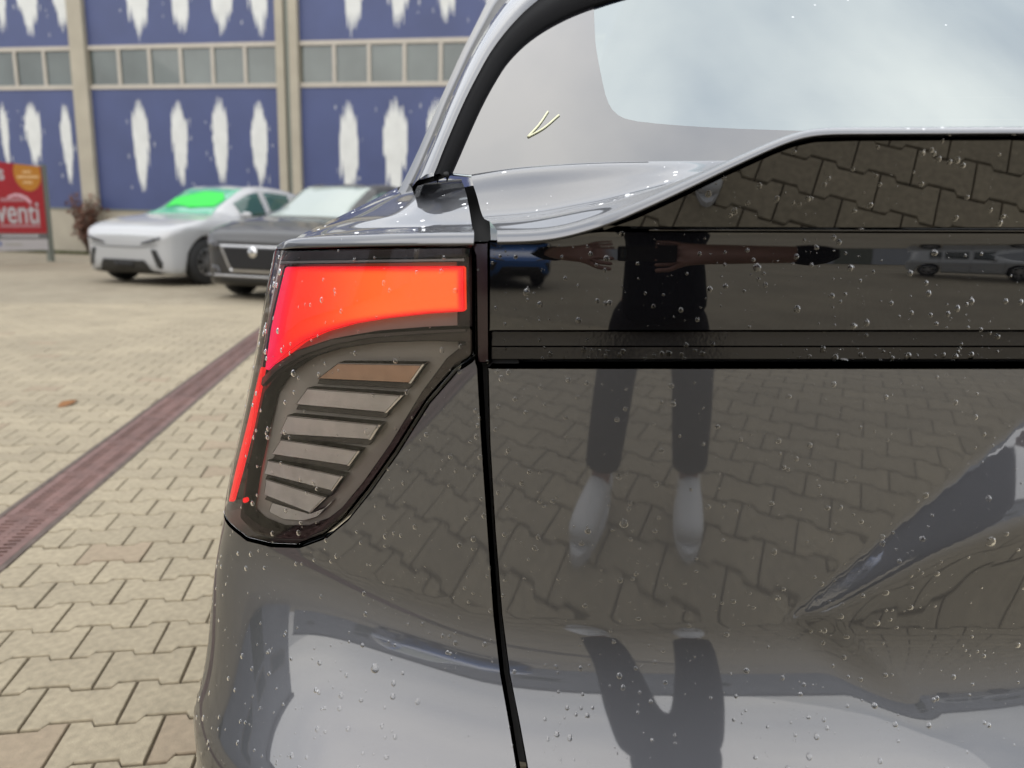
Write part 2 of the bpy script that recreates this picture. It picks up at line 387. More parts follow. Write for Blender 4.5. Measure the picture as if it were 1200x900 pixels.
# far ground: same paving, drawn by the material beyond the built stones
def far_ground():
    m = mat('far_paving', (.40, .34, .243), .88); t = m.node_tree; b = t.nodes['Principled BSDF']
    tc = N(t, 'ShaderNodeTexCoord'); mp = N(t, 'ShaderNodeMapping'); mp.inputs['Rotation'].default_value = (0, 0, -YAW)
    br = N(t, 'ShaderNodeTexBrick'); br.inputs['Scale'].default_value = 1; br.inputs['Brick Width'].default_value = SL; br.inputs['Row Height'].default_value = SP; br.inputs['Mortar Size'].default_value = .004
    br.inputs['Color1'].default_value = (.26, .22, .154, 1); br.inputs['Color2'].default_value = (.316, .274, .196, 1); br.inputs['Mortar'].default_value = (.122, .10, .07, 1)
    n = N(t, 'ShaderNodeTexNoise'); n.inputs['Scale'].default_value = .35; n.inputs['Detail'].default_value = 5
    mr = N(t, 'ShaderNodeMapRange'); mr.inputs['From Min'].default_value = .3; mr.inputs['From Max'].default_value = .7; mr.inputs['To Min'].default_value = .82; mr.inputs['To Max'].default_value = 1.12
    s = N(t, 'ShaderNodeVectorMath', operation='SCALE'); k = t.links.new
    k(tc.outputs['Object'], mp.inputs['Vector']); k(mp.outputs['Vector'], br.inputs['Vector']); k(tc.outputs['Object'], n.inputs['Vector']); k(n.outputs['Fac'], mr.inputs['Value'])
    k(br.outputs['Color'], s.inputs[0]); k(mr.outputs['Result'], s.inputs['Scale']); k(s.outputs['Vector'], b.inputs['Base Color'])
    inn = [lat(-6.1, -7.9), lat(6.1, -7.9), lat(6.1, 9.1), lat(-6.1, 9.1)]; out = [lat(-900, -900), lat(900, -900), lat(900, 900), lat(-900, 900)]
    V = [(*p, -.004) for p in inn+out]; Fc = [(i, 4+i, 4+(i+1) % 4, (i+1) % 4) for i in range(4)]
    o = mesh('ground', V, [f[::-1] for f in Fc], m); tag(o, kind='structure')
far_ground()
# drain channel
drain = empty('drain_channel', (0, 0, 0), 0, 'long rust-brown slotted iron drain running across the beige paving', 'drain')
def dpt(u, v, z): p = DR0 + DR_N*u + DR_DIR*v; return (p[0], p[1], z)
mb = MB(); 
V0, V1 = -4.0, 16.0
for u0, u1 in ((-.010, .010), (DR_W-.010, DR_W+.010)):
    mb.add([dpt(u, v, z) for z in (-.03, .001) for v in (V0, V1) for u in (u0, u1)], [(0, 2, 3, 1), (4, 5, 7, 6), (0, 1, 5, 4), (2, 6, 7, 3), (0, 4, 6, 2), (1, 3, 7, 5)])
mb.build('channel_edge', M['channel'], drain)
mb = MB(); mb.add([dpt(.01, V0, -.05), dpt(DR_W-.01, V0, -.05), dpt(DR_W-.01, V1, -.05), dpt(.01, V1, -.05)], [(0, 1, 2, 3)]); mb.build('channel_bed', M['drain_dark'], drain)
gm = MB(); gl = .5; u0, u1 = .0125, DR_W-.0125
def gbox(ua, ub, va, vb, z0=-.014, z1=0): gm.box(ua, ub, va, vb, z0, z1)
gbox(u0, u0+.03, .003, gl-.003); gbox(u1-.03, u1, .003, gl-.003)
for c in (u0+.085, u1-.085): gbox(c-.012, c+.012, .003, gl-.003, -.012, -.0015)
gbox(u0+.03, u1-.03, .003, .022, -.014, -.0008); gbox(u0+.03, u1-.03, gl-.022, gl-.003, -.014, -.0008)
nb = 15
for k in range(nb):
    v = .022+(gl-.044)*(k+.5)/nb
    gbox(u0+.03, u1-.03, v-.0078, v+.0078, -.014, -.0005)
g0 = gm.build('grate', M['iron'], drain)
gme = g0.data
ang = math.atan2(-DR_N[0]*0+DR_N[1], DR_N[0])
bpy.data.objects.remove(g0)
k = 0; v = V0
while v < V1-.4:
    o = bpy.data.objects.new('grate', gme); col.objects.link(o); o.parent = drain
    p = DR0 + DR_DIR*v; o.location = (p[0], p[1], 0); o.rotation_euler = (0, 0, ang); v += gl
# grass strip along the wall comes with the hall
leaf = MB()
lp = [(0, -.07), (.03, -.05), (.045, -.01), (.03, .03), (.008, .075), (-.02, .04), (-.045, .0), (-.03, -.045)]
p = on_ground(80, 474)
V = [(p[0]+.9*x, p[1]+1.3*y, .004+.012*abs(x)/.045+.006*math.sin(40*y)) for x, y in lp] + [(p[0], p[1], .004)]
leaf.add(V, [(i, (i+1) % 8, 8) for i in range(8)])
lo_ = leaf.build('fallen_leaf', mat('dry_leaf', (.36, .16, .05), .8, var=.2, vscale=20)); tag(lo_, 'small dry orange leaf lying on the beige paving left of the drain', 'leaf')
sm_ = lo_.modifiers.new('thick', 'SOLIDIFY'); sm_.thickness = .001

# ------------------------------------------------------------------ the blue hall
PSI = .2; FD = 21.3
FN = np.array([math.sin(PSI), math.cos(PSI), 0]); FU = np.array([math.cos(PSI), -math.sin(PSI), 0])
def fac(px, py):                # pixel -> (u, z) on the hall's front
    d = ray([px, py]); P = CAM + d*((FD-CAM@FN)/(d@FN)); return P@FU, P[2]
def fp(u, z, out=0.0): return FU*u + FN*(FD-out) + np.array([0, 0, z])
hall = empty('industrial_hall', tuple(fp(fac(200, 295)[0], 0)), 0, 'blue panelled industrial hall with window strip and white paint streaks', 'building')
hall_inv = Matrix.Translation(-hall.location)
M['blue'] = mat('blue_panel', (.072, .098, .245), .5, 0, var=.10, vscale=.8, coords='Object')
M['cream'] = mat('cream_concrete', (.55, .50, .395), .8, 0, var=.08, vscale=1.5, bump=.2, bscale=30)
M['frame'] = mat('pale_frame', (.62, .57, .49), .6, var=.06, vscale=3)
M['hall_glass'] = mat('hall_window', (.10, .12, .115), .03, 0, ior=1.6, var=.3, vscale=.5)
M['streak'] = mat('white_paint', (.92, .94, .91), .8, 0, var=.06, vscale=3)
M['pipe'] = mat('zinc_pipe', (.27, .29, .25), .5, .3)
M['roof'] = mat('roof_edge', (.25, .26, .28), .6)
def fbox(name, u0, u1, z0, z1, o0, o1, m, parent=hall, mbx=None):
    b = mbx or MB()
    V = [fp(u, z, o) for z in (z0, z1) for o in (o1, o0) for u in (u0, u1)]
    b.add([tuple(np.array(v)-np.array(hall.location)) for v in V], [(0, 2, 3, 1), (4, 5, 7, 6), (0, 1, 5, 4), (2, 6, 7, 3), (0, 4, 6, 2), (1, 3, 7, 5)])
    if mbx is None: return b.build(name, m, parent)
uP = [fac(91, 120)[0], fac(108, 120)[0]]; pw = uP[1]-uP[0]; pc1 = sum(uP)/2
uQ0, uQ1 = fac(328, 120)[0], fac(353, 120)[0]; pc2 = (uQ0+uQ1)/2
BAY = pc2-pc1
zt = fac(200, 51.5)[1]; zb = fac(200, 104)[1]; zpb = fac(30, 243)[1]; zbt = zt + 3.2
print('hall bay', BAY, 'pillar', pw, 'z', zpb, zb, zt)
HT = 10.5
fbox('wall', pc1-4.5*BAY, pc2+4.5*BAY, 0, HT, -.9, -.10, M['cream'])
fbox('roof', pc1-4.55*BAY, pc2+4.55*BAY, HT, HT+.35, -14, .25, M['roof'])
fbox('side_wall', pc1-4.5*BAY, pc1-4.5*BAY+.3, 0, HT, -13.5, -.902, M['blue'])
fbox('side_wall', pc2+4.5*BAY-.3, pc2+4.5*BAY, 0, HT, -13.5, -.902, M['blue'])
fbox('plinth', pc1-4.5*BAY, pc2+4.5*BAY, 0, zpb-.03, -.098, .02, M['cream'])
fbox('drip_edge', pc1-4.5*BAY, pc2+4.5*BAY, zpb-.028, zpb+.02, -.09, .05, M['pipe'])
def streak(u, z0, z1, wid, seed, drip=0):
    r = np.random.default_rng(seed); n = 18; b = MB(); Hh = z1-z0; o3 = np.array(hall.location)
    u0 = np.linspace(-1, 1, n+1); xs = u+wid*.47*u0+np.r_[0, r.normal(0, wid*.012, n-1), 0]; wv = r.normal(0, .05, 2)
    for k in range(n):
        m_ = .5*(u0[k]+u0[k+1])+wv[0]; top = z1-Hh*(.20*abs(m_)**2.2)-abs(r.normal(0, .08*Hh))*(.3+abs(m_)); bot = z0+Hh*(.48*abs(m_)**1.7)+r.normal(0, .09*Hh)*(.25+abs(m_))
        if top-bot < .06*Hh: top, bot = bot+.10*Hh, bot
        zz = np.linspace(bot, top, 8); w0 = np.r_[.25, np.ones(6), .3]; c_ = (xs[k]+xs[k+1])/2; hw = (xs[k+1]-xs[k])/2*1.06
        jl = r.normal(0, .10, 8)*hw*(abs(m_) > .75); V = []
        for o in (.004, -.002): V += [tuple(fp(c_+sg*hw*w0[i]+jl[i], zz[i], o)-o3) for i in range(8) for sg in (-1, 1)]
        b.add(V, [(2*i, 2*i+1, 2*i+3, 2*i+2) for i in range(7)]+[(16+2*i, 18+2*i, 19+2*i, 17+2*i) for i in range(7)]+[(2*i, 2*i+2, 18+2*i, 16+2*i) for i in range(7)]+[(2*i+1, 17+2*i, 19+2*i, 3+2*i) for i in range(7)])
    for q in range(drip):                              # loose flecks beside the streak
        uu = u+r.choice([-1, 1])*wid*r.uniform(.5, .8); zz = r.uniform(z0, z1); h = r.uniform(.05, .3); ww = r.uniform(.008, .022)
        P_ = [(uu-ww, zz), (uu, zz-h*.5), (uu+ww, zz), (uu, zz+h*.5)]
        b.add([tuple(fp(x, y, .003)-np.array(hall.location)) for x, y in P_], [(0, 1, 2, 3)])
    b.build('paint_streak', M['streak'], hall)
low_px = {0: [(-22, 112, 190, 13), (2, 118, 200, 9), (35, 118, 197, 20), (74, 119, 216, 13)], 1: [(162, 115, 226, 20), (208, 117, 219, 20), (255, 112, 220, 20), (302, 117, 222, 20)],
          2: [(408, 117, 232, 23), (463, 112, 240, 30), (513, 112, 240, 26), (560, 115, 240, 24)]}
up_px = {0: [(-24, -60, 45, 20), (-6, -60, 36, 18), (26, -60, 43, 28), (65, -60, 35, 24)], 1: [(157, -60, 44, 33), (207, -60, 36, 37), (255, -60, 40, 33), (302, -60, 40, 30)],
         2: [(413, -60, 36, 35), (466, -60, 30, 38), (525, -60, 28, 33), (580, -60, 30, 30)]}
for i in range(-4, 5):
    a0 = pc1 + (i-1)*BAY; a1 = a0+BAY
    hw0 = (uQ1-uQ0)/2 if i == 2 else pw/2; hw1 = (uQ1-uQ0)/2 if i == 1 else pw/2
    l, r_ = a0+hw0+.004, a1-hw1-.004
    fbox('panel', l, r_, zpb+.022, zb-.002, -.09, .0, M['blue'])
    fbox('panel', l, r_, zt+.002, zbt, -.09, .0, M['blue'])
    fbox('panel', l, r_, zbt+.03, HT-.02, -.09, -.003, M['blue'])
    wf = fbox('window_frame', l, r_, zb, zb+.13, -.05, .03, M['frame'])
    fbox('frame_bar', l+.002, r_-.002, zt-.13, zt, -.05, .028, M['frame'], wf)
    npn = 6
    for k in range(npn):
        x0 = l+(r_-l)*k/npn; x1 = l+(r_-l)*(k+1)/npn
        fbox('pane', x0+.05, x1-.05, zb+.131, zt-.131, -.045, -.025, M['hall_glass'], wf)
        if k: fbox('mullion', x0-.052, x0+.052, zb+.1305, zt-.1305, -.06, .026, M['frame'], wf)
    # white streaks: measured on the three bays in view, the same rhythm further on
    for tab, (zlo, zhi) in ((low_px, (0, 0)), (up_px, (1, 1))):
        if i in tab: lst = [(fac(x, y0)[0], fac(x, y1)[1], fac(x, y0)[1] if y0 > 0 else zbt-.15, abs(fac(x+wd/2, (max(y0,0)+y1)/2)[0]-fac(x-wd/2, (max(y0,0)+y1)/2)[0])) for x, y0, y1, wd in tab[i]]
        else: lst = [(l+(r_-l)*q, (2.0 if tab is low_px else zt+.4)+.3*random.random(), (zb-.3 if tab is low_px else zbt-.15), .45+.25*random.random()) for q in (.2, .42, .64, .86)]
        for q, (u, z0, z1, wd) in enumerate(lst):
            if l+.1 < u < r_-.1: streak(u, z0, z1, wd, 100*(i+9)+10*(tab is low_px)+q, 5)
    if i == 2:
        fbox('pillar', uQ0, uQ0+(uQ1-uQ0)*.36, 0, HT-.02, -.09, .16, M['cream']); fbox('pillar', uQ0+(uQ1-uQ0)*.62, uQ1, 0, HT-.02, -.09, .16, M['cream'])
        fbox('downpipe', uQ0+(uQ1-uQ0)*.39, uQ0+(uQ1-uQ0)*.59, 0, HT-.02, -.09, .08, M['pipe'])
    else: fbox('pillar', a0-pw/2, a0+pw/2, 0, HT-.02, -.09, .16, M['cream'])
# grass verge
M['grass'] = mat('verge_grass', (.10, .115, .035), .9, var=.4, vscale=6)
gb = MB(); r = np.random.default_rng(3)
for k in range(16000):
    u = r.uniform(pc1-2.2*BAY, pc2+1.2*BAY); o = r.uniform(.04, 1.0); h = r.uniform(.03, .11); b0 = fp(u, 0, o); a = r.uniform(0, 6.28); dx = np.array([math.cos(a), math.sin(a), 0])*.012; ln = np.array([r.normal(0, .03), r.normal(0, .03), h])
    gb.add([tuple(b0-dx), tuple(b0+dx), tuple(b0+ln)], [(0, 1, 2)])
go = mesh('grass_verge', gb.v, gb.f, M['grass']); tag(go, 'strip of short grass at the foot of the blue hall', 'grass', kind='stuff')
sv = MB(); sv.add([tuple(fp(u, .006, o)) for u, o in ((pc1-4*BAY, .021), (pc2+4*BAY, .021), (pc2+4*BAY, 1.02), (pc1-4*BAY, 1.02))], [(0, 1, 2, 3)])
s_ = sv.build('soil_strip', mat('soil', (.11, .09, .05), .95, var=.3, vscale=2)); tag(s_, kind='structure')
# brown shrub by the pillar
def shrub(px, py, h, label):
    b0 = fp(fac(px, py)[0], 0, .5); e = empty('bare_shrub', tuple(b0), 0, label, 'shrub')
    r = np.random.default_rng(11); st = MB(); lf = MB()
    for k in range(16):
        a = r.uniform(0, 6.28); tip = np.array([math.cos(a)*r.uniform(.1, .5), math.sin(a)*.3, h*r.uniform(.5, 1)])
        for q in range(4):
            p0 = tip*q/4+np.array([0, 0, -.05]); p1 = tip*(q+1)/4; w_ = .016*(1-q/5)
            st.add([(p0[0]-w_, p0[1], p0[2]), (p0[0]+w_, p0[1], p0[2]), (p1[0]+w_*.7, p1[1], p1[2]), (p1[0]-w_*.7, p1[1], p1[2]), (p0[0], p0[1]-w_, p0[2]), (p0[0], p0[1]+w_, p0[2]), (p1[0], p1[1]+w_*.7, p1[2]), (p1[0], p1[1]-w_*.7, p1[2])], [(0, 1, 2, 3), (4, 5, 6, 7)])
        for q in range(60):
            c = tip*r.uniform(.35, 1.05)+r.normal(0, .09, 3); d1 = r.normal(0, .045, 3); d2 = r.normal(0, .045, 3)
            lf.add([tuple(c), tuple(c+d1), tuple(c+d1+d2), tuple(c+d2)], [(0, 1, 2, 3)])
    st.build('stem', mat('twig', (.10, .06, .04), .9), e); lv = lf.build('foliage', mat('brown_leaves', (.12, .055, .035), .8, island=.5), e); lv['kind'] = 'stuff'
shrub(117, 290, 2.0, 'brown half bare shrub at the foot of the cream pillar behind the white car')

#@@P1
# ------------------------------------------------------------------ billboard
def billboard():
    Pr = CAM + ray([58.5, 290])*19.0; Pl = CAM + ray([0, 290])*17.5
    Pr = Pr*np.array([1, 1, 0]); Pl = Pl*np.array([1, 1, 0]); U = (Pr-Pl)/np.linalg.norm(Pr-Pl); Nn = np.array([U[1], -U[0], 0])
    root = empty('billboard', tuple(Pr), 0, 'red advertising board with orange disc on grey posts before the blue hall', 'billboard')
    def loc(px, py, o=0.0):
        d = ray([px, py]); P = CAM + d*(((Pr-CAM)@Nn)/(d@Nn)); return (P-Pr)@U, P[2]
    def pt(u, z, o): return U*u + Nn*o + np.array([0, 0, z])
    def plate(name, u0, u1, z0, z1, o0, o1, m, par=root):
        b = MB(); b.add([tuple(pt(u, z, o)) for z in (z0, z1) for o in (o1, o0) for u in (u0, u1)], [(0, 2, 3, 1), (4, 5, 7, 6), (0, 1, 5, 4), (2, 6, 7, 3), (0, 4, 6, 2), (1, 3, 7, 5)]); return b.build(name, m, par)
    W = 2.9; zt = loc(50, 195.5)[1]; zr = loc(50, 273.5)[1]; zg = loc(50, 280)[1]; zw = loc(50, 293)[1]
    red = mat('red_print', (.56, .035, .045), .5, var=.06, vscale=2); wht = mat('white_print', (.74, .70, .70), .5); pnk = mat('pink_print', (.70, .32, .34), .5); org = mat('orange_print', (.80, .33, .045), .5)
    gry = mat('grey_print', (.22, .21, .21), .5)
    pan = plate('red_panel', -W, -.045, zr, zt, -.03, .0, red)
    gp = plate('grey_panel', -W, -.045, zg, zr-.003, -.03, -.001, gry); wp = plate('white_panel', -W, -.045, zw, zg-.003, -.03, .0, wht)
    plate('post', -.04, .10, 0, zt+.05, -.08, .03, M['pipe']); plate('post', -W-.12, -W-.005, 0, zt+.05, -.08, .03, M['pipe'])
    def text(s, px, py, size, m, par, name='lettering', sx=1.0, bold=0):
        c = bpy.data.curves.new('t', 'FONT'); c.body = s; c.size = 1; c.extrude = .002; c.offset = bold
        o = bpy.data.objects.new('t', c); col.objects.link(o); dg = bpy.context.evaluated_depsgraph_get(); me = bpy.data.meshes.new_from_object(o.evaluated_get(dg)); bpy.data.objects.remove(o)
        u0, z0 = loc(px, py); vs = [tuple(pt(u0+v.co.x*size*sx, z0+v.co.y*size, .004+v.co.z)) for v in me.vertices]; fs = [tuple(p.vertices) for p in me.polygons]
        return mesh(name, vs, fs, m, par)
    text('venti', -3.5, 260.5, .78, wht, pan, sx=.86, bold=.016)
    text('s', -2.5, 210, .5, wht, pan, bold=.02)
    b = MB(); c0 = loc(31.5, 199); ru = abs(loc(47, 208)[0]-loc(15, 208)[0])/2; cz = loc(31, 203)[1]; n = 40
    ring = [(c0[0]+ru*math.cos(a), cz+ru*1.0*math.sin(a)) for a in np.linspace(0, 2*math.pi, n, endpoint=False)]
    ring = [(u, min(z, zt-.004)) for u, z in ring]
    b.add([tuple(pt(u, z, o)) for o in (.004, .001) for u, z in ring], [tuple(range(n))]); b.build('orange_disc', org, pan)
    def bars(x0, x1, y, h, m, par, seed):
        r = np.random.default_rng(seed); x = x0; b = MB()
        while x < x1:
            wd = r.uniform(.6, 2.0); u0, z0 = loc(x, y+h); u1, z1 = loc(min(x+wd, x1), y)
            b.add([tuple(pt(u, z, .0062)) for u, z in ((u0, z0), (u1, z0), (u1, z1), (u0, z1))], [(0, 1, 2, 3)]); x += wd+r.uniform(.3, .6)
        b.build('small_print', m, par)
    for y, x0, x1 in ((200, 26, 36), (206, 20, 45), (212.5, 27, 38)): bars(x0, x1, y, 2.6, mat('pale_print', (.80, .52, .25), .5), pan, int(y))
    bars(0, 47, 263, 3.5, pnk, pan, 5); bars(0, 29, 232, 4, pnk, pan, 6); bars(1, 45, 275, 3, mat('grey_text', (.5, .48, .48), .5), gp, 8); bars(6, 26, 285, 2.5, mat('tan_text', (.42, .40, .36), .5), wp, 9)
    b = MB(); u0 = [loc(x, y) for x, y in ((5, 234), (10, 229), (17, 226.5), (25, 227.5), (32, 231), (38, 238))]; u1 = [loc(x, y) for x, y in ((9, 234.5), (12, 231.5), (17, 230), (24, 231), (30, 234), (33, 238))]
    V = [tuple(pt(*q, .005)) for q in u0]+[tuple(pt(*q, .005)) for q in u1]; b.add(V, [(i, i+1, 7+i, 6+i) for i in range(5)]); b.build('swoosh', mat('pink_light_print', (.72, .42, .46), .5), pan)
    plate('blue_mark', loc(-1, 285)[0], loc(1.6, 285)[0], loc(0, 288)[1], loc(0, 283)[1], .003, .0, mat('blue_print', (.05, .08, .3), .5), wp)
billboard()

# ------------------------------------------------------------------ parked cars
def car(name, label, loc, heading, pm, spec, group):
    Lg, W, Ht = spec.get('L', 4.29), spec.get('W', .918), spec.get('H', 1.50)
    root = empty(name, loc, heading, label, 'car', group)
    yax = (-.86, -.86-2.70*Lg/4.29); RW = spec.get('rw', .34)
    top = np.array(spec.get('top', [(0, .66), (-.04, .74), (-.12, .80), (-.3, .86), (-.7, .94), (-1.12, 1.0), (-1.5, 1.20), (-1.95, 1.42), (-2.25, 1.485), (-2.6, 1.50), (-3.1, 1.48), (-3.6, 1.42), (-3.9, 1.34), (-4.1, 1.10), (-4.22, .95), (-4.29, .80)]))
    top[:, 0] *= Lg/4.29; top[:, 1] *= Ht/1.50
    wid = np.array([(0, .55), (-.02, .66), (-.06, .73), (-.13, .80), (-.28, .86), (-.55, .90), (-1.0, .918), (-2.1, .912), (-3.2, .918), (-3.8, .90), (-4.1, .84), (-4.22, .76), (-4.29, .62)]); wid[:, 0] *= Lg/4.29; wid[:, 1] *= W/.918
    bot = np.array([(0, .42), (-.02, .30), (-.06, .24), (-.13, .20), (-.4, .18), (-3.9, .19), (-4.15, .26), (-4.25, .36), (-4.29, .46)]); bot[:, 0] *= Lg/4.29
    ip = lambda t, y: np.interp(-y, -t[:, 0], t[:, 1])
    ys = np.unique(np.r_[np.linspace(0, -.14, 9), np.linspace(-.14, -Lg+.14, 86), np.linspace(-Lg+.14, -Lg, 7)])[::-1]
    # smooth the top line
    yy = np.linspace(0, -Lg, 400); zz = ip(top, yy); kz = np.ones(15)/15; zs_ = np.convolve(np.pad(zz, 7, 'edge'), kz, 'valid'); ztopf = lambda y: np.interp(-y, -yy, zs_)
    sc_ = Ht/1.5; ycow = -1.12*Lg/4.29; yrf = -2.05*Lg/4.29; yrr = -3.75*Lg/4.29; yre = -4.12*Lg/4.29
    G = []
    for y in ys:
        zt, w_, zb = float(ztopf(y)), float(ip(wid, y)), float(ip(bot, y))
        for ya in yax:
            dy = abs(y-ya)
            if dy < RW+.045: zb = max(zb, RW-.01+math.sqrt(max(0, (RW+.045)**2-dy*dy)))
        belt = min(zt-.035, (.90 + .03*(-y/1.5))*sc_)
        gh = smoothstep(.03, .30, zt-belt)                       # 0 on the bonnet, 1 in the cabin
        rw = w_*(.80-.14*gh)
        zmid = max(min(.55*sc_, belt-.12), zb+.03); zsh = max(min(.80*sc_, belt-.06), zmid+.02)
        belt = max(belt, zsh+.02); zt = max(zt, belt+.02)
        C = [(0, zb), (.80*w_, zb), (w_*.965, zb+.04), (w_*.985, zmid), (w_, zsh), (w_*.94, belt), (rw, zt-.012-.05*gh), (rw*.55, zt-.004-.012*gh), (0, zt)]
        P = []
        cnt = (2, 2, 4, 4, 3, 6, 4, 4)
        A = np.array(C); m = np.gradient(A, axis=0)*.85
        for k in range(8):
            for q in range(cnt[k]):
                u = q/cnt[k]; P.append((2*u**3-3*u**2+1)*A[k]+(u**3-2*u*u+u)*m[k]+(-2*u**3+3*u*u)*A[k+1]+(u**3-u*u)*m[k+1])
        P.append(A[8]); G.append([(p[0], y, p[1]) for p in P])
    G = np.array(G); nS, nP = G.shape[:2]
    V = []; Fc = []; full = np.concatenate([G, (G*np.array([-1, 1, 1]))[:, ::-1][:, 1:-1]], 1); nF = full.shape[1]
    V = full.reshape(-1, 3)
    for j in range(nS-1):
        for i in range(nF): a = j*nF+i; b = j*nF+(i+1) % nF; Fc.append((a, b, b+nF, a+nF))
    Fc += [tuple(range(nF))[::-1], tuple((nS-1)*nF+i for i in range(nF))]
    body = mesh('body', V, Fc, pm, root, True)
    bm = bmesh.new(); bm.from_mesh(body.data); bmesh.ops.recalc_face_normals(bm, faces=bm.faces); bm.to_mesh(body.data); bm.free()
    bvh = BVHTree.FromPolygons([tuple(v) for v in V], Fc)
    def strip(nm, j0, j1, i0, i1, m, mirror, off=.004, par=root):
        jj = [j for j in range(nS) if j0 <= ys[j] <= j1]
        for sg in ((1, -1) if mirror else (0,)):
            if sg: S = G[jj][:, i0:i1+1]*np.array([sg, 1, 1])
            else:
                S = G[jj][:, i0:i1+1]; S = np.concatenate([S, (S*np.array([-1, 1, 1]))[:, ::-1][:, 1:]], 1)
            n1 = np.cross(np.gradient(S, axis=0), np.gradient(S, axis=1)); n1 /= np.linalg.norm(n1, axis=2)[..., None]+1e-9
            cdir = S - np.array([0, S[..., 1].mean(), .6]); n1 *= np.sign((n1*cdir).sum(2).mean())
            S2 = np.concatenate([S+n1*off], 0)
            o = grid_mesh(nm, S2, m, par); o.modifiers.new('thick', 'SOLIDIFY').thickness = .004; o.modifiers['thick'].offset = -1
        return o
    gm = spec.get('glass', M['car_glass'])
    I_F, I_G, I_I = 2+2+4+4+3, 2+2+4+4+3+6, nP-1
    strip('windscreen', yrf, ycow+.02, I_G+1, I_I, spec.get('screen', gm), False)
    strip('rear_window', yre+.03, yrr-.05, I_G+1, I_I, gm, False)
    for a, b in ((-2.30*Lg/4.29, -1.62*Lg/4.29), (-3.12*Lg/4.29, -2.36*Lg/4.29), (-3.62*Lg/4.29, -3.18*Lg/4.29)): strip('side_window', a, b, I_F+1, I_G-1, gm, True)
    def fpatch(nm, poly, m, mir=True, off=.004, par=root, thick=.02, step=.03):
        outs = []
        for sg in ((1, -1) if mir else (1,)):
            P, T = triangulate(resample([(x*sg, z) for x, z in poly][::sg], step), step)
            VV = []
            for x, z in P:
                h = bvh.ray_cast(Vector((x, 1, z)), Vector((0, -1, 0)))[0]; VV.append((x, (h.y if h else -.3)+off, z))
            o = mesh(nm, VV, T[:, ::-1], m, par, True); md = o.modifiers.new('thick', 'SOLIDIFY'); md.thickness = thick; md.offset = 0; outs.append(o)
        return outs[0]
    for nm, poly, m, mir, off in spec.get('front', []): fpatch(nm, poly, m, mir, off)
    for bd in spec.get('badge', []):
        b = MB(); b.lathe([(0.001, .03), (.035, .028), (.07, .018), (.085, .006), (.085, -.03)], (0, 0, 0), 'y', 24); h = bvh.ray_cast(Vector((0, 1, bd)), Vector((0, -1, 0)))[0]
        b.v = [(x, y+h.y+.01, z+bd) for x, y, z in b.v]; b.build('badge', M['chrome'], root, True)
    if spec.get('card'):
        P, T = triangulate(resample(spec['card'], .05), .05); VV = []
        for x, y in P:
            h = bvh.ray_cast(Vector((x, y, 3)), Vector((0, 0, -1)))[0]; VV.append((x, y+.008, h.z+.016))
        cd_ = mesh('price_card', VV, T, mat('bright_green_card', (.03, .85, .08), .6), root, True); cd_.modifiers.new('thick', 'SOLIDIFY').thickness = .003
    tm = MB(); tm.lathe([(.235, -.1), (RW-.02, -.105), (RW, -.075), (RW, .075), (RW-.02, .105), (.235, .1)], seg=36)
    rm = MB(); rm.lathe([(.235, -.09), (.225, -.08), (.19, .03), (.05, .05), (.001, .05)], seg=36)
    rr = MB(); rr.lathe([(.238, .1), (.228, .103), (.214, .085), (.214, -.05)], seg=36)
    for k in range(5):
        a0 = 2*math.pi*k/5
        for da in (-.13, .13):
            c, s = math.cos(a0+da), math.sin(a0+da); c2, s2 = math.cos(a0+da*2.0), math.sin(a0+da*2.0); t_ = np.array([-s, c])*.017
            q = [(.03*c, .03*s), (.222*c2, .222*s2)]
            Vv = [(x, q[e][0]+g*t_[0], q[e][1]+g*t_[1]) for x in (.06, .092) for e in (0, 1) for g in (-1, 1)]
            rr.add(Vv, [(0, 1, 3, 2), (4, 6, 7, 5), (0, 4, 5, 1), (2, 3, 7, 6), (0, 2, 6, 4), (1, 5, 7, 3)])
    rr.lathe([(.001, .098), (.045, .096), (.05, .06)], seg=20)
    first = None
    for ya in yax:
        for sg in (1, -1):
            wx = sg*(float(ip(wid, ya))*.965-.11)
            if first is None:
                wo = tm.build('wheel', M['tyre'], root, True); dk = rm.build('brake_disc', M['trim_black'], wo, True); ri = rr.build('rim', M['alloy'], wo); first = (wo, dk, ri)
            else:
                wo = first[0].copy(); col.objects.link(wo); wo.parent = root
                for c_ in first[1:]: d_ = c_.copy(); col.objects.link(d_); d_.parent = wo
            wo.location = (wx, ya, RW); wo.rotation_euler = (0, 0, 0 if sg > 0 else math.pi)
    # mirrors
    for sg in (1, -1):
        b = MB(); rings = []
        for k in range(7):
            t = k/6; rr_ = math.sin(math.pi*(.08+.84*t))**.5
            rings.append([(sg*(.0+.20*t), .05*rr_*math.cos(a)-.03*t, .062*rr_*math.sin(a)) for a in np.linspace(0, 2*math.pi, 12, endpoint=False)])
        Vv = [p for r_ in rings for p in r_]; Ff = [(k*12+i, k*12+(i+1) % 12, (k+1)*12+(i+1) % 12, (k+1)*12+i) for k in range(6) for i in range(12)]+[tuple(range(12)), tuple(72+i for i in range(12))]
        b.add(Vv, Ff); yb = -1.62*Lg/4.29; b.v = [(x+sg*(W*.90), y+yb, z+1.02*sc_) for x, y, z in b.v]; b.build('mirror', spec.get('mirror', pm), root, True)
    # door seams and sill
    for yd in (-1.30, -2.33, -3.25):
        j = int(np.argmin(np.abs(ys-yd*Lg/4.29)))
        for sg in (1, -1):
            S = np.array([G[j][4:I_F+1]+np.array([.0025, d, 0]) for d in (-.004, .004)])*np.array([sg, 1, 1]); o = grid_mesh('door_seam', S, M['seal'], root, sg < 0); o.modifiers.new('thick', 'SOLIDIFY').thickness = .003
    return root
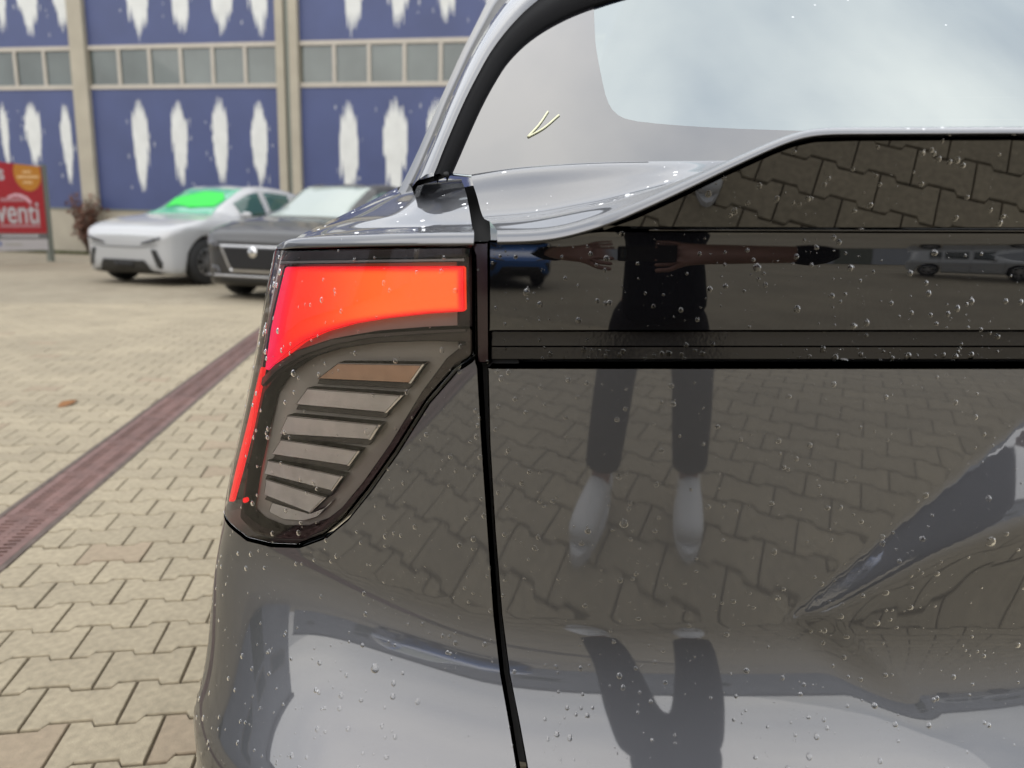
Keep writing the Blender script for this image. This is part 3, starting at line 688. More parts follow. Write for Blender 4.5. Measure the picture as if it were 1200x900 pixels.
M['white_paint'] = paint('white_car_paint', (.62, .63, .64), 0, .4, 1.45); M['dark_paint'] = paint('charcoal_car_paint', (.022, .021, .020), 0, .45, 1.25); M['silver_paint'] = paint('silver_car_paint', (.42, .43, .44), .8, .4, 1.5)
M['blue_paint'] = paint('blue_car_paint', (.01, .10, .34), .6, .4, 1.5); M['black_paint'] = paint('black_car_paint', (.01, .01, .011), 0, .3, 1.5)
M['lamp_glass'] = mat('headlamp_glass', (.06, .06, .065), .05, 0, ior=1.6); M['grille'] = mat('grille_mesh', (.02, .02, .022), .3, .2, bump=.8, bscale=90)
M['green_tint'] = mat('green_tinted_screen', (.10, .38, .24), .03, 0, ior=1.8); M['pale_screen'] = mat('screen_sky_reflection', (.30, .35, .32), .05, 0, ior=1.8)  # pale screen: base colour stands in for sky reflected in the windscreen
M['side_green'] = mat('side_window_green', (.035, .085, .075), .0, 0, ior=1.6)
def hexa(a): return a
HATCH_FRONT = [('headlight', [(.40, .705), (.62, .735), (.80, .80), (.80, .845), (.62, .79), (.44, .745)], M['lamp_glass'], True, .006),
    ('intake', [(-.60, .235), (.60, .235), (.46, .44), (-.46, .44)], M['trim_black'], False, .004),
    ('air_vent', [(.62, .63), (.72, .62), (.82, .40), (.80, .30), (.72, .33)], M['trim_black'], True, .004),
    ('lip', [(-.70, .20), (.70, .20), (.74, .245), (.66, .25), (.47, .232), (-.47, .232), (-.66, .25), (-.74, .245)], M['trim_black'], False, .008),
    ('bonnet_line', [(-.74, .70), (-.40, .655), (.40, .655), (.74, .70), (.74, .708), (.40, .663), (-.40, .663), (-.74, .708)], M['seal'], False, .003),
    ('plate_holder', [(-.2, .30), (.2, .30), (.2, .39), (-.2, .39)], M['grille'], False, .02)]
SUV_FRONT = [('grille_frame', [(-.58, .80), (.58, .80), (.56, .73), (.44, .46), (.38, .41), (-.38, .41), (-.44, .46), (-.56, .73)], M['alloy'], False, .006),
    ('grille', [(-.52, .765), (.52, .765), (.40, .485), (.35, .45), (-.35, .45), (-.40, .485)], M['grille'], False, .016),
    ('headlight', [(.60, .74), (.64, .84), (.82, .88), (.83, .80), (.70, .74)], M['lamp_glass'], True, .006),
    ('intake', [(-.64, .24), (.64, .24), (.58, .33), (-.58, .33)], M['trim_black'], False, .006),
    ('skid_bar', [(-.70, .335), (.70, .335), (.72, .365), (-.72, .365)], M['alloy'], False, .012),
    ('fog_lamp', [(.58, .40), (.74, .42), (.76, .50), (.62, .48)], M['lamp_glass'], True, .006)]
HEAD = math.atan2(.31, -.95) + 0      # heading vector (-.31,-.95): local +Y turned onto it
def place(name, label, axle, hvec, pm, spec, group):
    h = np.array(hvec)/np.linalg.norm(hvec); rz = math.atan2(-h[0], h[1]); c = np.array(axle)+h*.86
    return car(name, label, (c[0], c[1], 0), rz, pm, spec, group)
GR = 'cars parked in front of the blue hall'
wc = place('parked_car', 'white hatchback with green tinted windscreen parked before the blue hall', (-6.55, 13.75), (-.33, -.945), M['white_paint'], dict(L=5.0, W=1.10, H=1.87, rw=.41, front=HATCH_FRONT, screen=M['green_tint'], glass=M['side_green'], card=[(-.58, -1.62), (-.10, -1.52), (.30, -1.62), (.52, -1.54), (.60, -1.90), (.10, -2.14), (-.40, -2.12), (-.62, -1.88)]), GR)
place('parked_car', 'dark grey suv with chrome framed grille parked beside the white hatchback', (-3.52, 11.55), (-.31, -.95), M['dark_paint'], dict(L=5.0, W=1.06, H=1.86, rw=.40, front=SUV_FRONT, badge=[.70], screen=M['pale_screen'], glass=M['side_green']), GR)
place('parked_car', 'silver hatchback mostly hidden behind the dark grey suv', (-.55, 11.4), (-.31, -.95), M['silver_paint'], dict(L=4.6, W=.98, H=1.72, front=HATCH_FRONT, glass=M['side_green']), GR)
GB = 'cars parked behind the photographer'
place('parked_car', 'blue hatchback seen mirrored in the gloss black tailgate strip', (-4.5, -11.4), (.62, .78), M['blue_paint'], dict(L=4.3, W=.92, H=1.56, front=HATCH_FRONT, screen=M['pale_screen']), GB)
place('parked_car', 'white hatchback seen mirrored at the right of the black strip', (9.8, -21.0), (.95, .3), M['white_paint'], dict(L=4.3, W=.92, H=1.52, front=HATCH_FRONT), GB)
place('parked_car', 'black suv seen mirrored at the far right of the black strip', (16.5, -22.0), (.95, .3), M['black_paint'], dict(L=4.5, W=.93, H=1.6, front=SUV_FRONT), GB)
#@@P2
# ------------------------------------------------------------------ the dark grey car in the foreground
# plan of the tail: heading angle of the outward normal as a function of arc length from the centre line
TH0, CX, CY = .06, .85, .805
_s = np.arange(0, 6.0, .002)
_k = np.where(_s < .88, 1/8., np.where(_s < 1.20, .72, np.where(_s < 1.30, 9.0, np.where(_s < 1.55, .6, np.where(_s < 2.0, .25, 0)))))
_k = np.convolve(np.pad(_k, 20, 'edge'), np.ones(41)/41, 'valid')
_th = TH0 + np.r_[0, np.cumsum(_k)[:-1]]*.002
_x = np.r_[0, np.cumsum(-np.cos(_th))[:-1]]*.002; _y = np.r_[0, np.cumsum(np.sin(_th))[:-1]]*.002
AX = np.array([math.cos(TH0), -math.sin(TH0)])          # car's lateral axis (to the right), its forward axis follows
AF = np.array([math.sin(TH0), math.cos(TH0)])
WZ = np.linspace(.1, 1.3, 25); WV = np.zeros(25); WF = np.linspace(.1, 1.3, 500); WG = np.zeros(500)        # how far the corner stands out at each height
def base(s, z):
    a = np.abs(s); x = np.interp(a, _s, _x); y = np.interp(a, _s, _y); th = np.interp(a, _s, _th)
    wq = np.interp(z, WF, WG)*smoothstep(.90, 1.27, a)
    # left half directly; right half mirrored on the car's own centre plane
    px = x - wq; n = np.stack([-np.sin(th), -np.cos(th)], -1); P = np.stack([px, y], -1)
    m = (s < 0)[..., None] if hasattr(s, 'shape') else s < 0
    def refl(v): d = v@AX; return v - 2*d[..., None]*AX
    P = np.where(m, refl(P), P); n = np.where(m, refl(n), n)
    return np.concatenate([P + np.array([CX, CY]), np.broadcast_to(z, P.shape[:-1])[..., None]], -1), np.concatenate([n, np.zeros(n.shape[:-1]+(1,))], -1)
def make(bf):
    def S(s, z, k=0.0):
        s = np.asarray(s, float); z = np.asarray(z, float); P, n = base(s, z); P = P + n*np.asarray(bf(s, z))[..., None]
        if np.any(k): P = P + normal(S, s, z)*np.asarray(k)[..., None] if np.ndim(k) else P + normal(S, s, z)*k
        return P
    return S
def normal(S, s, z):
    e = .0015; a = S(s+e, z)-S(s-e, z); b = S(s, z+e)-S(s, z-e); n = np.cross(b, a)
    return n/(np.linalg.norm(n, axis=-1)[..., None]+1e-12)
def solver(S, smin=-1.0, smax=1.62, zmin=.12, zmax=1.32):
    gs, gz = np.meshgrid(np.linspace(smin, smax, 200), np.linspace(zmin, zmax, 120)); gp = project(S(gs, gz)); gn = normal(S, gs, gz); vis = ((S(gs, gz)-CAM)*gn).sum(-1) < 0
    def f(pts):
        pts = np.atleast_2d(np.asarray(pts, float)); out = []
        for p in pts:
            d = ((gp-p)**2).sum(-1) + np.where(vis, 0, 1e5); i = np.unravel_index(np.argmin(d), d.shape); q = np.array([gs[i], gz[i]])
            for _ in range(8):
                e = 1e-4; r = project(S(q[0], q[1]))-p
                J = np.stack([(project(S(q[0]+e, q[1]))-p-r)/e, (project(S(q[0], q[1]+e))-p-r)/e], 1)
                st = np.linalg.lstsq(J, -r, rcond=1e-3)[0]; n_ = np.linalg.norm(st); st *= min(1, .03/(n_+1e-9)); q2 = q+st
                if np.linalg.norm(project(S(q2[0], q2[1]))-p) < np.linalg.norm(r): q = q2
                else: break
            out.append(q)
        return np.array(out)
    return f
Z431 = .944
_pz = np.linspace(.1, 1.4, 1301); _pd = np.interp(_pz, [.50, .60, .64, .70, .80, .93, .97, 1.02, 1.1], [-.03, -.04, -.06, -.085, -.105, -.10, -.07, .0, .01])
_pd = .93*np.convolve(np.pad(_pd, 15, 'edge'), np.ones(31)/31, 'valid'); _pb = -np.cumsum(np.tan(_pd))*.001; _pb += .004-np.interp(Z431, _pz, _pb)
def b_flat(s, z): return np.interp(z, _pz, _pb) + 0*s            # the panels are slightly hollow
S0 = make(b_flat); sol0 = solver(S0)
# the line under which the skin sweeps out into the bumper
fl = sol0([(262, 600), (300, 612), (400, 648), (480, 685), (560, 712), (650, 722), (760, 726), (900, 727), (1000, 726), (1150, 724)])
fl_s, fl_z = fl[::-1, 0], fl[::-1, 1]
def smooth_tab(x, y, n=400, k=61, pad=.1):
    X = np.linspace(x[0]-pad, x[-1]+pad, n); Y = np.interp(X, x, y); Y[X < x[0]] = y[0]; Y[X > x[-1]] = y[-1]
    g = np.hanning(k+2)[1:-1]; g /= g.sum(); return X, np.convolve(np.pad(Y, k//2, 'edge'), g, 'valid')
fl_s, fl_z = smooth_tab(fl_s, fl_z)
_u = np.linspace(0, .7, 351)
_dl = .34*(1-np.exp(-(_u/.046)**1.5)) + .34*smoothstep(.05, .27, _u); _dl = _dl*(1-smoothstep(.27, .36, _u)) - .25*smoothstep(.34, .46, _u)
_fb = np.r_[0, np.cumsum(np.tan(_dl))[:-1]]*(_u[1]-_u[0])
cr = sol0([(250, 676), (255, 740), (266, 800), (286, 860), (306, 905)]); cr_z, cr_s = smooth_tab(cr[::-1, 1], cr[::-1, 0])
# ramp that drops from the upper panel into the lower one, rising to the right
ru_ = sol0([(918, 730), (1200, 492)]); rl_ = sol0([(930, 731), (1090, 640), (1200, 590)])
RA = ru_[0]; RD = ru_[1]-ru_[0]; RD = RD/np.linalg.norm(RD); RN = np.array([RD[1], -RD[0]])
if RN[1] > 0: RN = -RN
wl = (rl_-RA)@RN; wt = (rl_-RA)@RD
print('ramp', RA, RD, RN, wl, wt)
WT, WW = smooth_tab(np.r_[-.20, -.03, wt, wt[-1]+.3], np.r_[0, 0, np.maximum(wl, .003), min(wl[-1]+.04, .085)], 700, 71, .05)
def soft(x, e): return .5*(x+np.sqrt(x*x+e*e))
def b_ramp(s, z):
    q = np.stack([np.abs(s)-RA[0], z-RA[1]], -1); d = q@RN; t = q@RD
    wd = np.interp(t, WT, WW)*smoothstep(-.01, .05, t)*(1-smoothstep(.42, .58, np.abs(s)))
    return .50*(soft(d, .003)-soft(d-wd, .003+.005*np.clip(wd/.02, 0, 1)))*(1-.85*smoothstep(.0, .24, d-wd))
def b_body(s, z):
    a = np.abs(s); zc = np.interp(a, fl_s, fl_z); u = zc-z
    se = np.interp(z, cr_z, cr_s)
    b = np.interp(u, _u, _fb)*(1-.95*smoothstep(se-.003, se+.045, a))
    return b_flat(s, z) + b + b_ramp(s, z)*(1-smoothstep(.75, .85, a))
SB = make(b_body)
SIL = np.array([(290, 331), (300, 319), (350, 311), (400, 304), (450, 293), (500, 283), (550, 272), (595, 262), (640, 251), (680, 248), (740, 243), (780, 238), (840, 234), (900, 232)], float)
gs = np.linspace(.8, 2.2, 300)
for it in range(8):
    for i, z in enumerate(WZ):
        p = project(SB(gs, np.full(300, z))); j = int(np.argmin(p[:, 0])); x, y = p[j]
        WV[i] += .7*(x-np.interp(y, SIL[:, 0], SIL[:, 1]))/F*1.15
    WV = np.convolve(np.pad(WV, 1, 'edge'), [.25, .5, .25], 'valid'); g_ = np.hanning(73)[1:-1]; WG = np.convolve(np.pad(np.interp(WF, WZ, WV), 35, 'edge'), g_/g_.sum(), 'valid')
print('corner', np.round(WV, 3))
solB = solver(SB)
kt = sol0([(x, 270) for x in (572, 650, 800, 1000, 1200, 1335)]); kt_s, kt_z = kt[::-1, 0], kt[::-1, 1]
_kz = np.linspace(-.25, .05, 601); _kd = np.interp(_kz, [-.2, -.06, -.046, -.030, -.024, -.015, -.005, .02], [-.002, -.004, -.006, .010, .009, -.022, -.085, -.14])
_kd = np.convolve(np.pad(_kd, 8, 'edge'), np.ones(17)/17, 'valid'); _kb = -np.cumsum(np.tan(_kd))*.0005; _kb -= np.interp(-.10, _kz, _kb)
def b_black(s, z):                  # gloss strip: upright, rolling outward under the spoiler
    return -.001 + np.interp(z-np.interp(np.abs(s), kt_s, kt_z), _kz, _kb)
SK = make(b_black); solK = solver(SK)
ZSP = float(sol0([(1000, 269)])[0, 1])
def b_spoil(s, z): return .012 + .47*(z-ZSP)
SP_ = make(b_spoil); solP = solver(SP_)

the_car = empty('parked_car', (CX+AF[0]*2.2, CY+AF[1]*2.2, 0), 0, 'dark grey car close to the camera with its left tail light glowing red', 'car')
INV = Matrix.Translation(-the_car.location)
def fin(o):
    o.parent = the_car if o.parent is None else o.parent
    o.matrix_parent_inverse = INV
    return o
def patch(name, S, sol, outline, m, parent=None, step=.008, k=0.0, rim=.0025, depth=.02, holes=(), px=True, rnd=0, ostep=.006, sz=False):
    q = np.asarray(outline, float) if sz else sol(resample(outline, 8))
    if rnd: q = smooth_poly(q, rnd)
    q = resample(q, ostep)
    hs = [resample(np.asarray(h), ostep) for h in holes]
    ar = np.sum(q[:, 0]*np.roll(q[:, 1], -1)-np.roll(q[:, 0], -1)*q[:, 1])
    if ar < 0: q = q[::-1]
    def outn(l):
        t = np.roll(l, -1, 0)-np.roll(l, 1, 0); n = np.stack([t[:, 1], -t[:, 0]], -1); return n/(np.linalg.norm(n, axis=1)[:, None]+1e-12)
    loops = []
    def shrink(l, r): return l - outn(l)*r
    q_in = shrink(q, rim); loops.append((q_in, outn(q)))
    hin = []
    for h in hs:
        a = np.sum(h[:, 0]*np.roll(h[:, 1], -1)-np.roll(h[:, 0], -1)*h[:, 1])
        if a > 0: h = h[::-1]
        hi = h - outn(h)*rim; hin.append(hi); loops.append((hi, outn(h)))
    P, T = triangulate(q_in, step, hin)
    V = [S(P[:, 0], P[:, 1], k)]; Nn = [normal(S, P[:, 0], P[:, 1])]; Fc = [tuple(t[::-1]) for t in T]; off = len(P)
    for l, on in loops:
        n0 = normal(S, l[:, 0], l[:, 1]); p0 = S(l[:, 0], l[:, 1], k); e = 1e-3; o3 = S(l[:, 0]+on[:, 0]*e, l[:, 1]+on[:, 1]*e, k)-p0; o3 /= np.linalg.norm(o3, axis=1)[:, None]
        rings = []
        for phi in (0, .4, .8, 1.2, 1.57):
            rings.append((p0+o3*rim*math.sin(phi)-n0*rim*(1-math.cos(phi)), n0*math.cos(phi)+o3*math.sin(phi)))
        rings.append((rings[-1][0]-n0*depth, o3))
        m_ = len(l); st = off
        for p, n in rings: V.append(p); Nn.append(n); off += m_
        for r in range(len(rings)-1):
            for i in range(m_): a = st+r*m_+i; b = st+r*m_+(i+1) % m_; Fc.append((a, a+m_, b+m_, b))
    V = np.concatenate(V); Nn = np.concatenate(Nn)
    f0 = Fc[0]; g = np.cross(V[f0[1]]-V[f0[0]], V[f0[2]]-V[f0[0]])
    if g@Nn[f0[0]] < 0: Fc = [f[::-1] for f in Fc]
    o = mesh(name, V, Fc, m, None, True, Nn); o.parent = parent or the_car
    if parent is None: o.matrix_parent_inverse = INV
    return o
def tube(name, pts, r, m, seg=8, par=None):
    pts = np.asarray(pts); b = MB(); n = len(pts); t = np.gradient(pts, axis=0); t /= np.linalg.norm(t, axis=1)[:, None]; V = []
    for p, d in zip(pts, t):
        u = np.cross(d, [0, 0, 1.0]); u /= np.linalg.norm(u)+1e-9; v = np.cross(u, d)
        V += [tuple(p+r*(math.cos(a)*u+math.sin(a)*v)) for a in np.linspace(0, 2*math.pi, seg, endpoint=False)]
    b.add(V, [(k*seg+i, k*seg+(i+1) % seg, (k+1)*seg+(i+1) % seg, (k+1)*seg+i) for k in range(n-1) for i in range(seg)]+[tuple(range(seg)), tuple((n-1)*seg+i for i in range(seg))])
    o = b.build(name, m, None, True); o.parent = par or the_car
    if par is None: o.matrix_parent_inverse = INV
    return o
def px3(S, sol, pts, k=0.0, step=10):
    q = sol(resample(pts, step, False)); return S(q[:, 0], q[:, 1], k)

# --- outlines measured in the picture, laid onto the skin
LENS = [(319, 303), (333, 292), (430, 289), (553, 288), (554, 418), (533, 432), (500, 470), (462, 530), (430, 575), (404, 607), (380, 627), (350, 638), (318, 637), (290, 630), (268, 608), (262, 598), (263, 594), (272, 552), (293, 452), (304, 402)]
lens_q = solB(resample(LENS, 8))
# left border of the lens lies round the corner, out of sight
smax = lens_q[:, 0].max()
left = lens_q[:, 0] > 1.235
wrap = lens_q.copy(); wrap[:, 0] = np.where(lens_q[:, 0] > 1.20, lens_q[:, 0]+.05*smoothstep(1.20, 1.27, lens_q[:, 0]), lens_q[:, 0])
lens_q = wrap
GAPL = [(545, 285), (556, 300), (558, 418), (561, 430), (566, 520), (573, 620), (580, 720), (588, 790), (598, 845), (608, 905)]
GAPR = [(571, 430), (571, 440), (573, 520), (579, 620), (587, 720), (596, 790), (607, 845), (618, 905)]
gl_q = solB(resample(GAPL, 12, False)); gr_q = solB(resample(GAPR, 12, False))
zt_q = 1.075
# quarter: from the gap round the corner along the side to the wheel
zlow = .22
qz = float(lens_q[:, 1].max())+.004
gl2 = gl_q[gl_q[:, 1] < qz-.0]
hole = resample(lens_q, .006)
hc = hole.mean(0)
t_ = np.roll(hole, -1, 0)-np.roll(hole, 1, 0); hn = np.stack([t_[:, 1], -t_[:, 0]], -1); hn /= np.linalg.norm(hn, axis=1)[:, None]
if np.sum(hole[:, 0]*np.roll(hole[:, 1], -1)-np.roll(hole[:, 0], -1)*hole[:, 1]) < 0: hn = -hn
hole_big = hole+hn*.0035
i_rl = int(np.argmin(np.abs(hole-solB([(554, 419)])[0]).sum(1))); edge_h = hole_big[i_rl:][::-1]
gl3 = gl_q[gl_q[:, 1] < edge_h[-1, 1]-.006]
quarter = np.concatenate([gl3, [[gl3[-1, 0]-.025, zlow]], [[1.62, zlow], [1.75, .45], [1.80, .62], [2.3, qz-.10], [1.7, qz-.085], [1.42, qz-.05], [edge_h[0, 0]+.012, qz-.022]], edge_h])
patch('quarter_panel', SB, solB, quarter, M['grey_paint'], step=.010, rim=.0025, depth=.02, sz=True)
tgt = solB([(x, 430.5) for x in np.linspace(577, 1335, 30)]); tgt = tgt[tgt[:, 0] > .01]
tg = np.concatenate([gr_q, [[gr_q[-1, 0]-.03, zlow]], [[-gr_q[-1, 0]+.03, zlow]], (gr_q*np.array([-1, 1]))[::-1], tgt*np.array([-1, 1]), tgt[::-1]])
patch('tailgate_panel', SB, solB, tg, M['grey_paint'], step=.008, rim=.0022, depth=.025, sz=True)
# deep dark gap behind the joint
bk = np.concatenate([gl_q+np.array([.03, 0]), (gl_q-np.array([.05, 0]))[::-1]])
def b_in(s, z): return b_body(s, z)-.02
SI = make(b_in); patch('panel_gap', SI, None, bk, M['void'], sz=True, rim=.001, depth=.002, step=.02)
# black strip with the shelf under it
sl = float(solK([(572, 330)])[0, 0])
def hline(sol, y, x0=572): q = sol([(x, y) for x in np.linspace(x0, 1335, 30)]); q = q[q[:, 0] > .01]; return q
def mir(q): return (q*np.array([-1, 1]))[::-1]
def band(S, sol, name, y0, y1, m, rim=.001, depth=.02, step=.012, top=None, x0=572):
    lo, hi = hline(sol, y1, x0), (hline(sol, y0, x0) if top is None else top)
    return patch(name, S, None, np.concatenate([lo, mir(lo), mir(hi)[::1][::-1][::-1] if False else np.concatenate([(hi*np.array([-1, 1])), hi[::-1]])]), m, sz=True, rim=rim, depth=depth, step=step)
KP = solK(resample([(572, 282), (640, 281), (690, 271), (705, 269.5), (800, 270), (1200, 271), (1335, 272)], 10, False)); KP = KP[KP[:, 0] > .01]
band(SK, solK, 'light_bar', 0, 389, M['gloss_black'], .0025, .02, .008, top=KP)
S1 = make(lambda s, z: -.010+0*z); so1 = solver(S1); z405 = hline(so1, 406)
band(S1, so1, 'lower_trim', 388, 406, M['trim_gloss'])
_zs, _ss = z405[:, 1], z405[:, 0]
def b_s2(s, z): return -.0100-.06*(np.interp(np.abs(s), _ss[::-1], _zs[::-1])-z)
S2 = make(b_s2); so2 = solver(S2)
band(S2, so2, 'ledge', 406, 421.5, M['trim_gloss'])
S3 = make(lambda s, z: -.035+0*z); so3 = solver(S3); band(S3, so3, 'ledge_gap', 412, 436, M['void'], step=.03)
# dark seal between lamp and tailgate
sealq = solB(resample([(546, 283), (572, 283), (573, 428), (556, 428), (554, 300)], 8))
patch('lamp_seal', make(lambda s, z: b_body(s, z)-.008), None, sealq, M['bezel'], sz=True, rim=.003, depth=.02)

# --- tail light
def lampS(k): return make(lambda s, z: b_body(s, z)+k)
tl = patch('tail_light', lampS(-.034), None, lens_q, M['lamp_inner'], sz=True, rim=.001, depth=.001, step=.012)     # housing back wall
lq = lens_q
patch('lens', lampS(.0008), None, lq, M['lens'], parent=tl, sz=True, rim=.003, depth=.012, step=.008)
wall = []
G = np.stack([lampS(-.002)(hole[:, 0], hole[:, 1]), lampS(-.0345)(hole[:, 0], hole[:, 1])]); G = np.concatenate([G, G[:, :1]], 1)
o = grid_mesh('housing', G, M['lamp_inner'], tl)
def lp(name, px, k, m, thick=.01, rnd=1, step=.007, rim=.0012, par=tl):
    return patch(name, lampS(k), solB, px, m, parent=par, rnd=rnd, k=0, step=step, rim=rim, depth=thick)
# the top of the lamp: dark band, pale line, glowing bar
lp('top_band', [(333, 294), (545, 289.5), (545, 302), (325, 306)], -.004, M['bezel'], .02, 0)
lp('pale_line', [(326, 305), (544, 302), (544, 307), (324, 310)], -.0025, M['lamp_line'], .004, 0)
RED = [(326, 312.5), (541, 312.5), (542, 366), (500, 368.5), (450, 374), (410, 380.5), (375, 390), (350, 401), (328, 416), (307, 434), (302, 434), (309, 385), (318, 345)]
rb = lp('light_strip', RED, -.010, M['glow_bar'], .008, 1, .0028, .0015)
# glow is brighter in the middle of the guide, redder at its rim: real emission, stored per vertex
me = rb.data; co = np.zeros(len(me.vertices)*3); me.vertices.foreach_get('co', co); co = co.reshape(-1, 3)
rq = RED and np.array(RED, float); pp = project(co); dd = dist_to(smooth_poly(resample(rq, 8), 1), pp)
ca_ = me.color_attributes.new('glow', 'FLOAT_COLOR', 'POINT')
ctr = smoothstep(1, 8, dd)*(.28+.72*smoothstep(330, 450, pp[:, 0]))*smoothstep(436, 376, pp[:, 1]); lf_ = 1-smoothstep(0, 34, pp[:, 0]-np.interp(pp[:, 1], [312, 425], [322, 304]))
colr = np.stack([ctr, lf_, dd*0, dd*0+1], -1); ca_.data.foreach_set('color', colr.ravel().astype(np.float32))
lp('side_glow', [(302.5, 430), (305.5, 431), (292, 500), (279, 552), (269, 588), (265, 588), (273, 552), (286, 500)], -.0035, M['glow_side'], .004, 1, .004, .0008)
# chamber rim: dark curved lip above the reflectors and broad dark border on the diagonal
OUT = [(300, 446), (318, 428), (345, 411), (385, 398), (430, 391), (490, 387), (545, 385), (552, 386), (552, 416), (530, 430), (498, 468), (460, 528), (428, 573), (402, 604), (378, 624), (350, 635), (318, 634), (292, 627), (274, 608), (282, 560)]
INN = [(303, 461), (324, 438), (355, 421), (392, 410), (440, 403), (495, 401), (545, 402), (521, 421), (491, 461), (453, 523), (421, 568), (396, 598), (373, 616), (347, 625), (318, 624), (294, 614), (279, 601), (285, 548)]
oq, iq = solB(resample(OUT, 8)), solB(resample(INN, 8))
patch('bezel', lampS(-.009), None, smooth_poly(oq, 1), M['bezel'], parent=tl, sz=True, holes=[smooth_poly(iq, 1)], rim=.0015, depth=.02, step=.008)
lp('curved_lip', [(299, 447), (318, 428), (345, 411), (385, 398), (430, 391), (490, 387), (545, 385), (545, 390), (490, 393), (432, 397), (388, 405), (350, 418), (322, 435), (303, 453)], -.005, M['lamp_line2'], .01, 0)
SL = [[(389, 427), (493, 429), (477, 452), (363, 446.5)], [(352, 457), (468, 466), (448, 487), (337, 477)], [(328, 489), (441, 501), (429, 519), (317, 512)], [(320, 517.5), (416, 532), (403, 550), (308, 536)],
      [(304, 542), (396, 562), (383, 580), (299, 559)], [(302, 564), (376, 587), (356, 606), (299, 584)]]
for i, q in enumerate(SL):
    sl_ = lp('reflector', q, -.016, M['slat_amber'] if i == 0 else M['slat'], .014, 0, .004, .0012)
    a, b, c, d = [np.array(p, float) for p in q]
    e = lp('edge_strip', [b-(b-a)*.035, b, c, c-(c-d)*.035], -.0145, M['chrome'], .004, 0, .004, .0006)
    lp('top_highlight', [a, b, b+(c-b)*.09, a+(d-a)*.09], -.0150, M['lamp_line'], .003, 0, .004, .0004)  # thin grey strip standing in for the highlight along the slat top
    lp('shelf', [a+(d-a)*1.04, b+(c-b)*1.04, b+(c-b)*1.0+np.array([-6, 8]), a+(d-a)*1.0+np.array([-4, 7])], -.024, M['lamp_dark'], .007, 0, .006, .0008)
lp('lower_reflector', [(306, 594), (352, 608), (372, 600), (380, 592), (362, 612), (345, 617), (320, 615), (302, 606)], -.022, M['slat'], .01, 1, .005, .001)
qL = lens_q[lens_q[:, 0] > 1.215]; qL = qL[np.argsort(-qL[:, 1])]; qL = qL[(qL[:, 1] < lens_q[:, 1].max()-.012) & (qL[:, 1] > lens_q[:, 1].min()+.05)]-np.array([.006, 0])
qR = solB([(326, 314), (318, 345), (309, 385), (301, 432), (297, 450), (284, 500), (271.5, 550), (264, 586)])
patch('side_reflector', lampS(-.008), None, np.concatenate([qR, qL[::-1]]), M['side_red'], parent=tl, sz=True, rim=.001, depth=.008, step=.01)
lp('marker_diode', [(280, 585), (284.5, 584), (286, 588), (283, 591), (280, 590)], -.006, M['glow_side'], .003, 1, .003, .0005)

# --- shoulder above the lamp
YB = lambda x, y: float(SB(*solB([(x, y)])[0])[1])
def row(*pts): return [at_y(*p) for p in pts]
q545, q333 = YB(547, 290), YB(340, 293)
edge = SB(*solB([(324, 297), (336, 291.5), (365, 289.5), (430, 288), (490, 287), (555, 286.5)]).T)
def lift(dy, dz): return [p+np.array([0, dy, dz]) for p in edge]
rows = [edge+np.array([0, .006, -.004]), edge + np.array([0, .0, .0005]), edge+np.array([0, .006, .011]),
        row((343, 283, 1.09), (372, 277, 1.06), (430, 271, 1.03), (490, 267, 1.005), (553, 264, .99)),
        row((367, 270.5, 1.20), (400, 262, 1.13), (440, 256, 1.10), (500, 250, 1.07), (550, 246, 1.05)),
        row((405, 252.5, 1.33), (430, 245, 1.24), (460, 239, 1.19), (505, 233, 1.14), (547, 230, 1.115)),
        row((440, 235, 1.46), (456, 230, 1.33), (480, 225, 1.24), (515, 221, 1.19), (544, 219, 1.165)),
        row((468, 220.5, 1.58), (482, 217.5, 1.36), (498, 215, 1.27), (520, 213, 1.235), (541, 211.5, 1.215)),
        row((478, 215, 1.68), (490, 213.5, 1.46), (504, 211.5, 1.36), (522, 209.5, 1.31), (541, 208.5, 1.28))]
Gd = loft_grid(rows, 60, 100)
outer = Gd[:, 0]; add = []; wr_ = smoothstep(.02, .35, np.linspace(0, 1, 100))[:, None]
for a in (1.6, 1.2, .8, .4):
    add.append(outer+np.array([-.03*math.sin(a), 0, -.03*(1-math.cos(a))])*wr_+np.array([0, .012*a, -.004*a])*(1-wr_))
low = outer+np.array([-.034, .0, -.10])*wr_+np.array([0, .03, -.012])*(1-wr_)
Gd = np.concatenate([low[:, None], np.stack(add, 1), Gd], 1)
sh = grid_mesh('shoulder', Gd, M['grey_paint'], None); fin(sh)
tube('base_seal', catmull([at_y(*p) for p in ((468, 221, 1.52), (478, 218.5, 1.33), (492, 214, 1.215), (508, 209.5, 1.175), (524, 204, 1.15))], 24), .0042, M['seal'])
# shelf of the tailgate, lip and spoiler
E1px = [(573, 284), (610, 283.5), (645, 281), (680, 273), (705, 265)]
e1k = SK(*solK(E1px).T)
E1sp_px = [(712, 263), (745, 249), (790, 228.5), (850, 199.5), (905, 174), (930, 164.5), (955, 159), (1000, 158), (1100, 157.5), (1200, 157), (1400, 158)]
q = solP(E1sp_px); e1p = SP_(q[:, 0], q[:, 1])
E1 = np.concatenate([e1k + np.array([0, -.010, 0]), e1p+np.array([0, -.006, 0])]); E1 = catmull(E1, 120)
E1 = np.array([E1[max(0, i-4):i+5].mean(0) for i in range(120)])
pe = project(E1)
def up(e, dpx, dy):                # a parallel curve dpx higher in the picture and dy further back
    out = []
    for P, p, w_ in zip(e, project(e), np.linspace(0, 1, len(e))): out.append(at_y(p[0], p[1]-np.interp(p[0], [573, 640, 700, 760, 940, 1200], dpx), P[1]+dy))
    return np.array(out)
